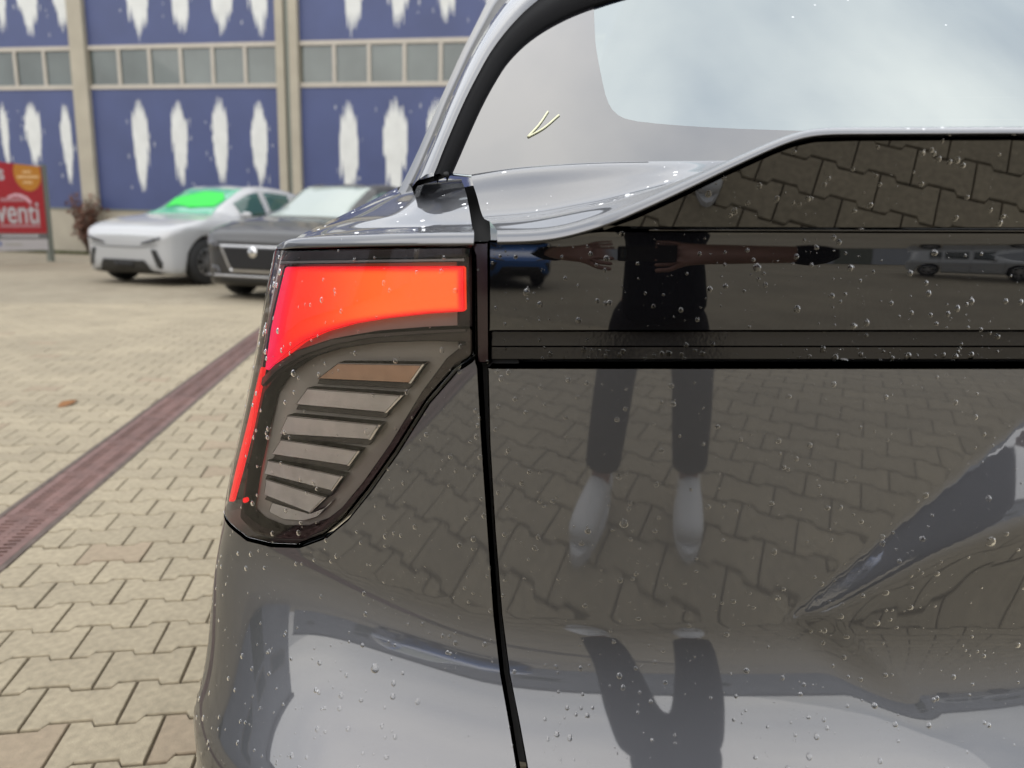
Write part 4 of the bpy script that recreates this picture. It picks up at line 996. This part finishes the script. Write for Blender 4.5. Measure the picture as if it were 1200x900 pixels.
lipm = up(E1, [4, 4, 4, 4.5, 3, 3], .0015); lipt = up(E1, [11, 11, 11, 10, 7, 6.5], .0095); lipb = up(E1, [-2, -2, -2, -2, -1.5, -1.5], .006)
lipu = up(E1, [13, 13.5, 14, 13, 8, 7.2], .024)
under = E1+np.array([0, .02, -.004])
R_ = np.stack([under, lipb, E1, lipm, lipt, lipu])
# shelf behind the lip, dipping and rising to the window
def glY(X, Z): return 1.035 + (Z-1.185)/math.tan(math.radians(33)) + ((X-.85)**2-.35)/4.2
def on_glass(px, py, d=0.0):
    r = ray([px, py]); t = 1.0
    for _ in range(30):
        P = CAM+r*t; t += (glY(P[0], P[2])-P[1])/(r[1]-r[2]/math.tan(math.radians(33)))*.9
    P = CAM+r*t; n = np.array([0, -math.sin(math.radians(33)), math.cos(math.radians(33))]); return P+n*d
gb_px = [(553, 208), (600, 201), (660, 196), (740, 192.5), (870, 190), (1000, 188.5), (1400, 186)]
gbase = catmull([on_glass(*p) for p in gb_px], 120)
mid1 = lipu*.78+gbase*.22+np.array([0, 0, -.006]); mid2 = lipu*.5+gbase*.5+np.array([0, 0, -.020]); mid3 = lipu*.22+gbase*.78+np.array([0, 0, -.010])
shelf_rows = [R_[i] for i in range(6)] + [mid1, mid2, mid3, gbase+np.array([0, -.012, -.002]), gbase+np.array([0, .03, .012])]
grid_lip = loft_grid([r[::2] for r in shelf_rows], 160, 90)
fin(grid_mesh('spoiler_shelf', grid_lip, M['grey_paint']))
gq = np.array([[at_y(*p) for p in ((533, 212, 1.34), (537, 230, 1.20), (540, 262, 1.04), (545, 279, .985))], [at_y(*p) for p in ((566, 206, 1.31), (571, 228, 1.17), (574, 254, 1.02), (575, 277, .965))]])
gq[:, :, 1] += .02; gq[:, :, 2] -= .012
fin(grid_mesh('deck_gap', gq, M['void']))
# black underside of the spoiler
bot_px = [(1200, 268), (1000, 268), (850, 267.5), (760, 267), (706, 266)]
fo = solP(np.concatenate([project(e1p+np.array([0, 0, -.004]))[:-1], [[1200, 163]]]))
fb_ = solP(resample(bot_px, 12, False))
top_q = solP(resample([(708, 268), (745, 255), (790, 234.5), (850, 205), (905, 180), (930, 170.5), (955, 165), (1000, 163.5), (1200, 162.5)], 10, False))
bot_q = solP(resample(bot_px, 12, False))
zc1, zc2 = top_q[-1, 1], bot_q[0, 1]
spq = np.concatenate([top_q, [[-.3, zc1], [-.5, zc1-.02], [-.55, zc2]], [[0, zc2]], bot_q])
patch('spoiler_underside', SP_, None, spq, M['gloss_black'], sz=True, rim=.0015, depth=.02, step=.008)
# thin bright edge line under the spoiler
ln = SK(*solK(resample([(760, 269.2), (900, 269.4), (1200, 270.3), (1390, 271)], 12, False)).T)
tube('edge_line', ln+np.array([0, -.003, .0]), .0016, M['gloss_black'])

# --- rear window
GL = [(525, 203), (534, 184), (548, 152), (562, 122), (575, 98), (592, 72), (615, 48), (640, 31), (670, 16), (700, 5), (760, -12), (900, -34), (1200, -52), (1420, -52), (1420, 186), (1200, 188), (1000, 190), (870, 192), (740, 194), (660, 198), (600, 202.5), (560, 206)]
FR = [(692, -8), (694, 20), (699, 60), (705, 92), (711, 118), (720, 133), (736, 141.5), (780, 146.5), (850, 151), (940, 154), (1100, 157), (1300, 158), (1440, 158), (1440, -70), (700, -70)]
def glass_patch(name, outline, m, off, thick, par=None, step=12, nrm=None):
    q = resample(outline, 4); P, T = triangulate(q, step)
    def nrm_(V): n = np.stack([(V[:, 0]-.85)/2.1, -np.ones(len(V)), np.full(len(V), 1/math.tan(math.radians(33)))], -1); return n/np.linalg.norm(n, axis=1)[:, None]
    A = np.array([on_glass(x, y, 0) for x, y in P]); n = nrm_(A); B = np.array([A[int(np.argmin(((P-p_)**2).sum(1)))] for p_ in q]); nb_ = nrm_(B)
    t = np.roll(B, -1, 0)-np.roll(B, 1, 0); o_ = np.cross(t, nb_); o_ /= np.linalg.norm(o_, axis=1)[:, None]+1e-9; o_ *= np.sign(((B-B.mean(0))*o_).sum(1).mean())
    V = np.concatenate([A+n*off, B+nb_*(off-thick)]); Nn = np.concatenate([n, o_]); k = len(A); c = len(B)
    F_ = []
    for t_ in T:
        g = np.cross(A[t_[1]]-A[t_[0]], A[t_[2]]-A[t_[0]]); F_.append(tuple(t_) if g@n[t_[0]] > 0 else tuple(t_[::-1]))
    ix = [int(np.argmin(((P-p_)**2).sum(1))) for p_ in q]
    F_ += [(ix[i], ix[(i+1) % c], k+(i+1) % c, k+i) for i in range(c)]
    o = mesh(name, V, F_, m, None, True, Nn); o.parent = par or the_car
    if par is None: o.matrix_parent_inverse = INV
    return o
def clip_top(poly, y0):
    return [tuple(p) for p in clip([np.array(p, float) for p in poly], np.array([0., -1.]), -y0)]
def poly_and(poly, n, c): return clip([np.array(p, float) for p in poly], np.array(n, float), c)
clearp = []
FRI = smooth_poly([(694, -40)]+FR[1:12], 1)[1:-2]
fr_ring = [tuple(p) for p in GL[:10]]+[(696, 0)]+[(696, 12)] + [tuple(p) for p in smooth_poly(FR[1:12], 1)[1:-4]] + [(1410, 158), (1411, 186)] + GL[15:]
rw = glass_patch('rear_window', GL, M['rear_glass'], .0, .004)
glass_patch('black_border', fr_ring, M['frit'], .0008, .0006, rw)
tk = [on_glass(x, y, .0018) for x, y in ((642, 132), (631, 148), (618.5, 161.5))]; tk2 = [on_glass(x, y, .0018) for x, y in ((619, 161.5), (636, 152), (655, 136))]
for s_ in (tk, tk2): tube('tick_mark', catmull(s_, 12), .0016, M['yellow_mark'], 6, rw)  # pale yellow tick-shaped mark on the glass
for i in range(4):
    y0 = 62+26*i; tube('heating_wire', [on_glass(x, y0-.004*(x-700), -.0025) for x in range(720, 1400, 40)], .0003, M['wire'], 5, rw)
# frame and pillar beside the window
FRM_O = [(509, 216), (513, 206), (519, 190), (532, 158), (546, 126), (560, 98), (577, 68), (600, 38), (622, 16), (650, -4), (690, -20), (760, -38)]
FRM_I = [(523, 213), (527, 204), (536, 184), (550, 152), (564, 122), (577, 98), (594, 72), (617, 49), (642, 32), (672, 17), (702, 6), (762, -11)]
PIL = [(462, 234), (470, 219), (478, 203), (490, 178), (502, 150), (514, 122), (527, 93), (541, 62), (556, 32), (571, 2), (590, -30), (640, -60)]
PIL_M = [(483, 226), (489, 213), (497, 195), (508, 170), (520, 141), (533, 112), (546, 84), (561, 55), (579, 26), (598, 2), (628, -22), (690, -50)]
PIL_G = [(473, 230), (480, 216), (488, 200), (499, 175), (511, 147), (523, 118), (536, 90), (550, 60), (566, 30), (582, 2), (606, -26), (660, -56)]
def col_pts(px, d): return catmull([on_glass(x, y, d) for x, y in px], 40)
C_I, C_O, C_M, C_G = col_pts(FRM_I, .006), col_pts(FRM_O, .016), col_pts(PIL_M, .016), col_pts(PIL_G, .004)
def back(px, d, dy): return catmull([ (lambda P: CAM+(P-CAM)*(1+dy/P[1]))(on_glass(x, y, d)) for x, y in px], 40)
C_P = back(PIL, .0, .22); C_G = back(PIL_G, 0, .10); C_M2 = back(PIL_M, .01, .03)
M['frame_black'] = mat('window_rubber', (.005, .005, .0055), .7, ior=1.15)
fin(grid_mesh('window_frame', np.stack([C_I+np.array([0, .01, -.006]), C_I, C_I*.5+C_O*.5+np.array([0, -.004, .004]), C_O, C_O+np.array([0, .02, -.01])], 1), M['frame_black']))
outr = C_M2+np.array([-.0, .05, -.02])
fin(grid_mesh('window_pillar', np.stack([C_O+np.array([.004, .015, -.012]), C_O+np.array([-.001, -.001, .003]), C_O*.65+C_M2*.35+np.array([0, -.006, .006]), C_O*.25+C_M2*.75+np.array([0, -.004, .004]), C_M2, outr], 1), M['grey_paint']))
fin(grid_mesh('side_channel', np.stack([C_M2+np.array([.004, .012, -.004]), C_M2*.6+C_G*.4+np.array([0, .03, -.012]), C_G], 1), M['trim_black']))
Cx = C_P+np.array([-.02, .25, -.05])
fin(grid_mesh('door_frame', np.stack([C_G+np.array([.002, .012, 0]), C_G*.75+C_P*.25+np.array([0, -.012, .006]), C_G*.45+C_P*.55+np.array([0, .02, .0]), C_G*.2+C_P*.8+np.array([0, -.008, .004]), C_P, Cx], 1), M['grey_paint']))
# roof, side glass, side body, underside, wheels: what a step aside would show
gt = [on_glass(x, y) for x, y in ((660, -10), (760, -38), (1000, -50), (1400, -52))]
def car_pt(x, y, z): return np.array([CX, CY, 0])+np.r_[AX*x+AF*y, z]
zr0 = float(gt[2][2])
roof = []
for y, z, hw in ((.86, 0, .0), ):
    pass
ytop = float((np.array(gt[2])[:2]-np.array([CX, CY]))@AF)
prof = [(ytop-.015, zr0+.0, .62), (ytop+.25, zr0+.055, .66), (ytop+.8, zr0+.075, .69), (ytop+1.5, zr0+.05, .68), (ytop+1.9, zr0-.02, .64), (ytop+2.6, 1.12, .72), (ytop+2.75, 1.03, .74)]
rg = [[car_pt(hw*u, y, z-.05*abs(u)**3-.02*u*u) for u in np.linspace(-1, 1, 25)] for y, z, hw in prof]
RG = loft_grid(rg, 25, 60); fin(grid_mesh('roof', RG, M['grey_paint']))
for sg, nm in ((-1, 'side_window'), (1, 'side_window')):
    rim_ = RG[:, 0 if sg < 0 else -1]; n_ = len(rim_)
    lowr = np.array([car_pt(sg*.84, float((p[:2]-np.array([CX, CY]))@AF), 1.10) for p in rim_])
    sel = slice(8, 54)
    fin(grid_mesh(nm, np.stack([rim_[sel], rim_[sel]*.5+lowr[sel]*.5+np.r_[AX*sg*.02, 0], lowr[sel]], 0), M['car_glass']))
hood = loft_grid([[car_pt(.80*u, y, z-.05*u*u) for u in np.linspace(-1, 1, 15)] for y, z in ((ytop+2.6, 1.06), (ytop+3.2, 1.0), (ytop+3.55, .88), (ytop+3.65, .6), (ytop+3.6, .3))], 15, 30)
fin(grid_mesh('bonnet', hood, M['grey_paint']))
RWH = .36
def side_z(y):
    for ya in (1.0, 3.75):
        dy = abs(y-ya)
        if dy < RWH+.05: return RWH+math.sqrt(max(0, (RWH+.05)**2-dy*dy))
    return .26
for sg in (-1, 1):
    yy = np.linspace(.62, ytop+3.6, 110); g_ = []
    for y in yy:
        z0 = side_z(y); z1 = 1.09-.11*(1-smoothstep(1.0, 1.8, y)); xs = .925-.05*smoothstep(ytop+3.0, ytop+3.7, y)
        g_.append([car_pt(sg*(xs-.07*smoothstep(.75, 1, t)), y, z0+(z1-z0)*t) for t in np.linspace(0, 1, 14)])
    fin(grid_mesh('body_side', np.array(g_), M['grey_paint'], None, sg > 0))
shl = loft_grid([[car_pt(x, y, 1.088) for x in (-.86, 0, .86)] for y in (1.3, ytop+2.7)], 5, 5); fin(grid_mesh('cabin_deck', shl, M['void']))
ub = MB(); ub.add([tuple(car_pt(x, y, z)) for z in (.24, 1.0) for y in (.22, 3.9) for x in (-.70, .70)], [(0, 2, 3, 1), (4, 5, 7, 6), (0, 1, 5, 4), (2, 6, 7, 3), (0, 4, 6, 2), (1, 3, 7, 5)])
fin(ub.build('underbody', M['void']))
bb = MB(); bb.add([tuple(car_pt(x, y, z)) for z in (.18, .5) for y in (.14, .5) for x in (-.72, .72)], [(0, 2, 3, 1), (4, 5, 7, 6), (0, 1, 5, 4), (2, 6, 7, 3), (0, 4, 6, 2), (1, 3, 7, 5)])
tyre = MB(); tyre.lathe([(.25, -.1), (RWH-.02, -.108), (RWH, -.08), (RWH, .08), (RWH-.02, .108), (.25, .1)], seg=40)
rim = MB(); rim.lathe([(.252, .09), (.235, .1), (.22, .07), (.06, .05), (.0, .06)], seg=40)
for sg in (-1, 1):
    for ya in (1.0, 3.75):
        P = car_pt(sg*.80, ya, RWH); wh = mesh('wheel', tyre.v, tyre.f, M['tyre'], the_car, True); ri = mesh('rim', rim.v, rim.f, M['alloy'], wh, True)
        wh.location = Vector(P)-the_car.location; wh.rotation_euler = (0, 0, -TH0+(0 if sg > 0 else math.pi))
# cabin behind the window: dark parcel shelf, seat backs, headliner
cb = MB()
for x0, x1, y0, y1, z0, z1 in ((-.62, .62, .42, .95, 1.02, 1.05), (-.60, -.08, 1.15, 1.35, .7, 1.22), (.08, .60, 1.15, 1.35, .7, 1.22), (-.6, .6, ytop+.1, ytop+1.6, zr0-.03, zr0-.01)):
    cb.add([tuple(car_pt(x, y, z)) for z in (z0, z1) for y in (y0, y1) for x in (x0, x1)], [(0, 2, 3, 1), (4, 5, 7, 6), (0, 1, 5, 4), (2, 6, 7, 3), (0, 4, 6, 2), (1, 3, 7, 5)])
fin(cb.build('cabin', M['trim_black']))
#@@P3
# ------------------------------------------------------------------ the photographer, mirrored in the car
M['skin'] = mat('skin', (.56, .30, .23), .5, var=.06, vscale=12); M['shirt'] = mat('dark_shirt', (.005, .0055, .010), .9, ior=1.2, var=.2, vscale=14, bump=.4, bscale=25)
M['shorts'] = mat('dark_shorts', (.030, .028, .031), .9, ior=1.25, var=.15, vscale=14, bump=.4, bscale=25); M['sock'] = mat('white_sock', (.82, .82, .83), .8); M['shoe'] = mat('white_shoe', (.82, .82, .82), .5); M['hair'] = mat('brown_hair', (.035, .022, .014), .6, bump=.6, bscale=80)
def skinned(name, verts, edges, m, parent, root=0, lv=2):
    me = bpy.data.meshes.new(name); me.from_pydata([v[:3] for v in verts], edges, []); o = link(name, me, m, parent)
    md = o.modifiers.new('skin', 'SKIN'); md.branch_smoothing = .4; md.use_smooth_shade = True
    for i, v in enumerate(verts):
        r = v[3] if isinstance(v[3], tuple) else (v[3], v[3]); me.skin_vertices[0].data[i].radius = r; me.skin_vertices[0].data[i].use_root = (i == root)
    s = o.modifiers.new('sub', 'SUBSURF'); s.levels = lv; s.render_levels = lv
    return o
PX, PY = .05, -.43
def person():
    root = empty('person', (PX, PY, 0), 0, 'person in dark clothes and white shoes holding up a phone, mirrored in the tailgate', 'person')
    hands = []
    V = []; E = []
    def add(*c): V.append(c); return len(V)-1
    pel = add(0, 0, .95, .085); ch0 = add(0, .0, 1.12, .085); ch = add(0, .0, 1.32, .10); nb = add(0, -.01, 1.47, .075); nk = add(0, .005, 1.54, .058)
    h0 = add(0, .035, 1.61, (.068, .085)); h1 = add(0, .045, 1.69, (.074, .092)); h2 = add(0, .03, 1.77, (.06, .075))
    E += [(pel, ch0), (ch0, ch), (ch, nb), (nb, nk), (nk, h0), (h0, h1), (h1, h2)]
    legs = {}
    for s in (-1, 1):
        hp = add(.095*s, 0, .86, .085); kn = add(.125*s, .02, .50, .058); cf = add(.14*s, -.005, .36, .056); fy = .09 if s < 0 else 0; an = add(.15*s, fy, .11, .036); he = add(.155*s, .02+fy, .055, .035); bl = add(.175*s, .13+fy, .035, .036); to = add(.185*s, .20+fy, .028, .026)
        E += [(pel, hp), (hp, kn), (kn, cf), (cf, an), (an, he), (he, bl), (bl, to)]
        sh = add(.185*s, -.005, 1.43, .06)
        el = add(.47 if s > 0 else -.37, .17, 1.105, .05); hx = (.125 if s > 0 else -.105); wr = add(hx+.085*s-PX, -PY-.085, 1.075, .036); pm = add(hx+.02*s-PX, -PY-.045, 1.065, (.034, .018))
        E += [(ch, sh), (sh, el), (el, wr), (wr, pm)]
        for q in range(4):
            z = 1.085-.022*q; a = add(hx-.02*s-PX+.004*s, -PY-.034, z, .0095); b = add(hx-.048*s-PX, -PY-.026-.002*q, z-.004, .0085); c = add(hx-.066*s-PX+.004*s*q, -PY-.020, z-.006, .0075); E += [(pm, a), (a, b), (b, c)]
        t0 = add(hx+.005*s-PX, -PY-.07, 1.09, .011); t1 = add(hx-.02*s-PX, -PY-.075, 1.115, .010); t2 = add(hx-.04*s-PX, -PY-.06, 1.125, .008); E += [(pm, t0), (t0, t1), (t1, t2)]
    skinned('body', V, E, M['skin'], root)
    # shirt with sleeves to the elbow
    V2 = [(.02, 0, .84, (.245, .16)), (.01, 0, .92, (.225, .15)), (0, 0, 1.12, (.185, .135)), (0, 0, 1.32, (.19, .135)), (0, -.01, 1.46, (.11, .09)), (0, -.005, 1.50, .072)]; E2 = [(i, i+1) for i in range(5)]
    for s in (-1, 1):
        k = len(V2); V2 += [(.19*s, -.005, 1.425, .085), ((.36 if s > 0 else -.30), .08, 1.27, (.105 if s > 0 else .08)), ((.475 if s > 0 else -.375), .175, 1.105, (.088 if s > 0 else .074)), ((.36 if s > 0 else -.27), .27, 1.092, .062)]; E2 += [(3, k), (k, k+1), (k+1, k+2), (k+2, k+3)]
    skinned('shirt', V2, E2, M['shirt'], root)
    V3 = [(0, 0, .97, (.17, .125)), (0, 0, .86, (.19, .135))]; E3 = [(0, 1)]
    for s in (-1, 1):
        k = len(V3); V3 += [(.10*s, 0, .76, .098), (.118*s, .012, .58, .082), (.128*s, .018, .48, .076), (.14*s, .0+(.05 if s < 0 else 0), .30, .074), (.15*s, -.005+(.085 if s < 0 else 0), .14, .068), (.152*s, -.002+(.09 if s < 0 else 0), .105, .066)]; E3 += [(1, k), (k, k+1), (k+1, k+2), (k+2, k+3), (k+3, k+4), (k+4, k+5)]
    skinned('trousers', V3, E3, M['shorts'], root)
    for s in (-1, 1):
        fy = .09 if s < 0 else 0
        sh = skinned('shoe', [(.152*s, -.055+fy, .05, (.040, .045)), (.155*s, fy, .062, (.044, .055)), (.163*s, .09+fy, .056, (.052, .052)), (.172*s, .17+fy, .047, (.054, .042)), (.178*s, .235+fy, .040, (.044, .032))], [(0, 1), (1, 2), (2, 3), (3, 4)], M['shoe'], root, 1)
        b = MB(); n = 20; sole = [(.165*s+.185*.13*0 + (.052*math.cos(a))+(.012*s)*math.sin(a), fy+.085+.165*math.sin(a)) for a in np.linspace(0, 2*math.pi, n, endpoint=False)]
        b.prism(sole, .0, .022, 'z'); b.build('sole', M['sock'], sh)
    # hair: short cap, and a plain face
    b = MB(); 
    for i in range(8):
        for j in range(17): pass
    rings = []
    for t in np.linspace(0, 1.75, 9):
        rings.append([(.083*math.sin(t)*math.cos(a), .025+.106*math.sin(t)*math.sin(a)-(.02 if math.sin(a) > .3 and t > 1 else 0)*1, 1.735+.098*math.cos(t)+(.06 if (math.sin(a) > .35 and t > 1.2) else 0)) for a in np.linspace(0, 2*math.pi, 24, endpoint=False)])
    b.add([p for r in rings for p in r], [(k*24+i, k*24+(i+1) % 24, (k+1)*24+(i+1) % 24, (k+1)*24+i) for k in range(8) for i in range(24)]); hr = b.build('hair', M['hair'], root, True); hr.modifiers.new('thick', 'SOLIDIFY').thickness = .008
    fc = M['skin']
    skinned('nose', [(0, .128, 1.685, .008), (0, .142, 1.655, .013), (0, .135, 1.645, .012)], [(0, 1), (1, 2)], fc, root, 1)
    for s in (-1, 1):
        e = MB(); e.lathe([(.0005, .011), (.008, .008), (.011, 0), (.008, -.008), (.0005, -.011)], (.030*s, .124, 1.69), 'y', 14); e.build('eye', mat('eye', (.05, .04, .035), .2), root, True)
        skinned('ear', [(.078*s, .03, 1.70, .014), (.084*s, .022, 1.675, .016), (.078*s, .03, 1.645, .010)], [(0, 1), (1, 2)], fc, root, 1)
    skinned('mouth', [(-.024, .124, 1.618, .004), (0, .131, 1.617, .006), (.024, .124, 1.618, .004)], [(0, 1), (1, 2)], mat('lips', (.38, .13, .11), .5), root, 1)
    for i in range(0): pass
person()
ph = empty('smartphone', (.045, -.016, 1.085), 0, 'black phone held sideways in both hands of the photographer', 'phone')
ph.rotation_euler = (-PIT, 0, 0)
b = MB(); b.box(-.078, .078, -.0045, .0045, -.037, .037); b.build('body', M['black_paint'], ph, False, .003)
b = MB(); b.box(-.073, .073, -.0056, -.0046, -.033, .033); b.build('screen', mat('phone_screen', (.02, .02, .025), .05, ior=1.6), ph)
for x, z in ((-.062, -.018), (-.040, .018)):
    b = MB(); b.lathe([(.0, .0062), (.006, .0062), (.0075, .0055), (.0075, .0040)], (x, 0, z), 'y', 20); b.build('lens', M['car_glass'], ph, True)

# ------------------------------------------------------------------ hall and fence behind and beside the photographer (they show in the paint)
def shed(name, label, x0, x1, y0, y1, h, face, m):
    e = empty(name, ((x0+x1)/2, (y0+y1)/2, 0), 0, label, 'building'); ox, oy = (x0+x1)/2, (y0+y1)/2
    b = MB(); b.box(x0-ox, x1-ox, y0-oy, y1-oy, 0, h); b.build('wall', m, e)
    b = MB(); b.box(x0-ox-.2, x1-ox+.2, y0-oy-.2, y1-oy+.2, h+.003, h+.35); b.build('roof', M['roof'], e)
    n = 7
    for k in range(n):
        b = MB(); 
        if face == 'x': c = y0+(y1-y0)*(k+.5)/n-oy; b.box(x1-ox-.05, x1-ox+.05, c-1.1, c+1.1, h*.45, h*.62)
        else: c = x0+(x1-x0)*(k+.5)/n-ox; b.box(c-1.1, c+1.1, y1-oy-.05, y1-oy+.05, h*.45, h*.62)
        wn = b.build('window', M['frame'], e); b = MB()
        if face == 'x': b.box(x1-ox+.052, x1-ox+.06, c-1.0, c+1.0, h*.45+.1, h*.62-.1)
        else: b.box(c-1.0, c+1.0, y1-oy+.052, y1-oy+.06, h*.45+.1, h*.62-.1)
        b.build('pane', M['hall_glass'], wn)
        b = MB()
        if k in (1, 4):
            if face == 'x': b.box(x1-ox+.004, x1-ox+.05, c-1.4, c+1.4, 0, h*.40)
            else: b.box(c-1.4, c+1.4, y1-oy+.004, y1-oy+.05, 0, h*.40)
            b.build('door', M['pipe'], e)
    return e
M['grey_clad'] = mat('grey_cladding', (.40, .42, .46), .6, 0, var=.1, vscale=.6)
shed('warehouse', 'long grey clad warehouse to the left of the photographer with window strip', -26, -15.5, -16, 9, 7.0, 'x', M['grey_clad'])
shed('workshop', 'low grey workshop far behind the photographer', -44, 40, -64, -50, 5.5, 'y', M['grey_clad'])

# ------------------------------------------------------------------ rain drops left on the car
M['water'] = mat('water', (1, 1, 1), 0, 0, ior=1.33); M['water'].node_tree.nodes['Principled BSDF'].inputs['Transmission Weight'].default_value = 1
def droplets():
    dg = bpy.context.evaluated_depsgraph_get(); rd = np.random.default_rng(21)
    src = {'light_bar': 420, 'spoiler_underside': 190, 'tailgate_panel': 1350, 'quarter_panel': 900, 'lens': 330, 'rear_window': 18, 'spoiler_shelf': 60, 'ledge': 320, 'lower_trim': 90, 'lamp_seal': 40, 'shoulder': 110}
    icos = bmesh.new(); bmesh.ops.create_uvsphere(icos, u_segments=10, v_segments=8, radius=1); bv = np.array([v.co[:] for v in icos.verts]); bf = [tuple(v.index for v in f.verts) for f in icos.faces]; icos.free()
    V = []; Fc = []
    allc = list(the_car.children)+[c for o in the_car.children for c in o.children]
    for o in allc:
        nm = o.name.split('.')[0]
        if nm not in src: continue
        e = o.evaluated_get(dg); me = e.to_mesh(); mw = np.array(e.matrix_world)
        co = np.zeros(len(me.vertices)*3); me.vertices.foreach_get('co', co); co = co.reshape(-1, 3)@mw[:3, :3].T+mw[:3, 3]
        me.calc_loop_triangles(); t = np.zeros(len(me.loop_triangles)*3, int); me.loop_triangles.foreach_get('vertices', t); t = t.reshape(-1, 3)
        A = co[t]; nn = np.cross(A[:, 1]-A[:, 0], A[:, 2]-A[:, 0]); ar = np.linalg.norm(nn, axis=1)/2; nn /= (2*ar[:, None]+1e-12); c = A.mean(1)
        p = project(c); ok = (p[:, 0] > 180) & (p[:, 0] < 1230) & (p[:, 1] > -20) & (p[:, 1] < 930) & (((c-CAM)*nn).sum(1) < 0) & (c[:, 1] < 2.0)
        w_ = np.where(ok, ar, 0)
        if w_.sum() <= 0: continue
        w_ /= w_.sum(); n = src[nm]; idx = rd.choice(len(t), n, p=w_); uv = rd.random((n, 2)); f_ = uv.sum(1) > 1; uv[f_] = 1-uv[f_]
        P = A[idx, 0]+(A[idx, 1]-A[idx, 0])*uv[:, :1]+(A[idx, 2]-A[idx, 0])*uv[:, 1:]
        cl = np.sin(P[:, 0]*17+3)*np.sin(P[:, 2]*23+1)+rd.normal(0, .5, n)
        for q in range(n):
            if cl[q] < -.7: continue
            nq = nn[idx[q]]; r = .0005+.0034*rd.random()**3.6; 
            if rd.random() < .05: r *= 1.6
            dn = np.array([0, 0, -1.0]); dn = dn-nq*(dn@nq); ln = np.linalg.norm(dn); dn = dn/ln if ln > .1 else np.array([1, 0, 0.]); sd_ = np.cross(nq, dn)
            el = 1+rd.random()*.45*(r > .0012)*ln; hh = .30+.12*rd.random()
            loc_ = bv*np.array([r*(.9+.2*rd.random()), r*el, r*hh])
            loc_[:, 0] *= 1+.18*np.clip(loc_[:, 1]/(r*el), -1, 1)
            W_ = P[q]+nq*(-r*.10)+loc_[:, :1]*sd_+loc_[:, 1:2]*dn+loc_[:, 2:]*nq
            off = len(V); V.extend(map(tuple, W_)); Fc.extend(tuple(i+off for i in f) for f in bf)
        e.to_mesh_clear()
    o = mesh('water_drops', V, Fc, M['water'], None, True); tag(o, 'small rain drops beaded all over the dark grey car', 'water drops', kind='stuff')
bpy.context.view_layer.update()
droplets()
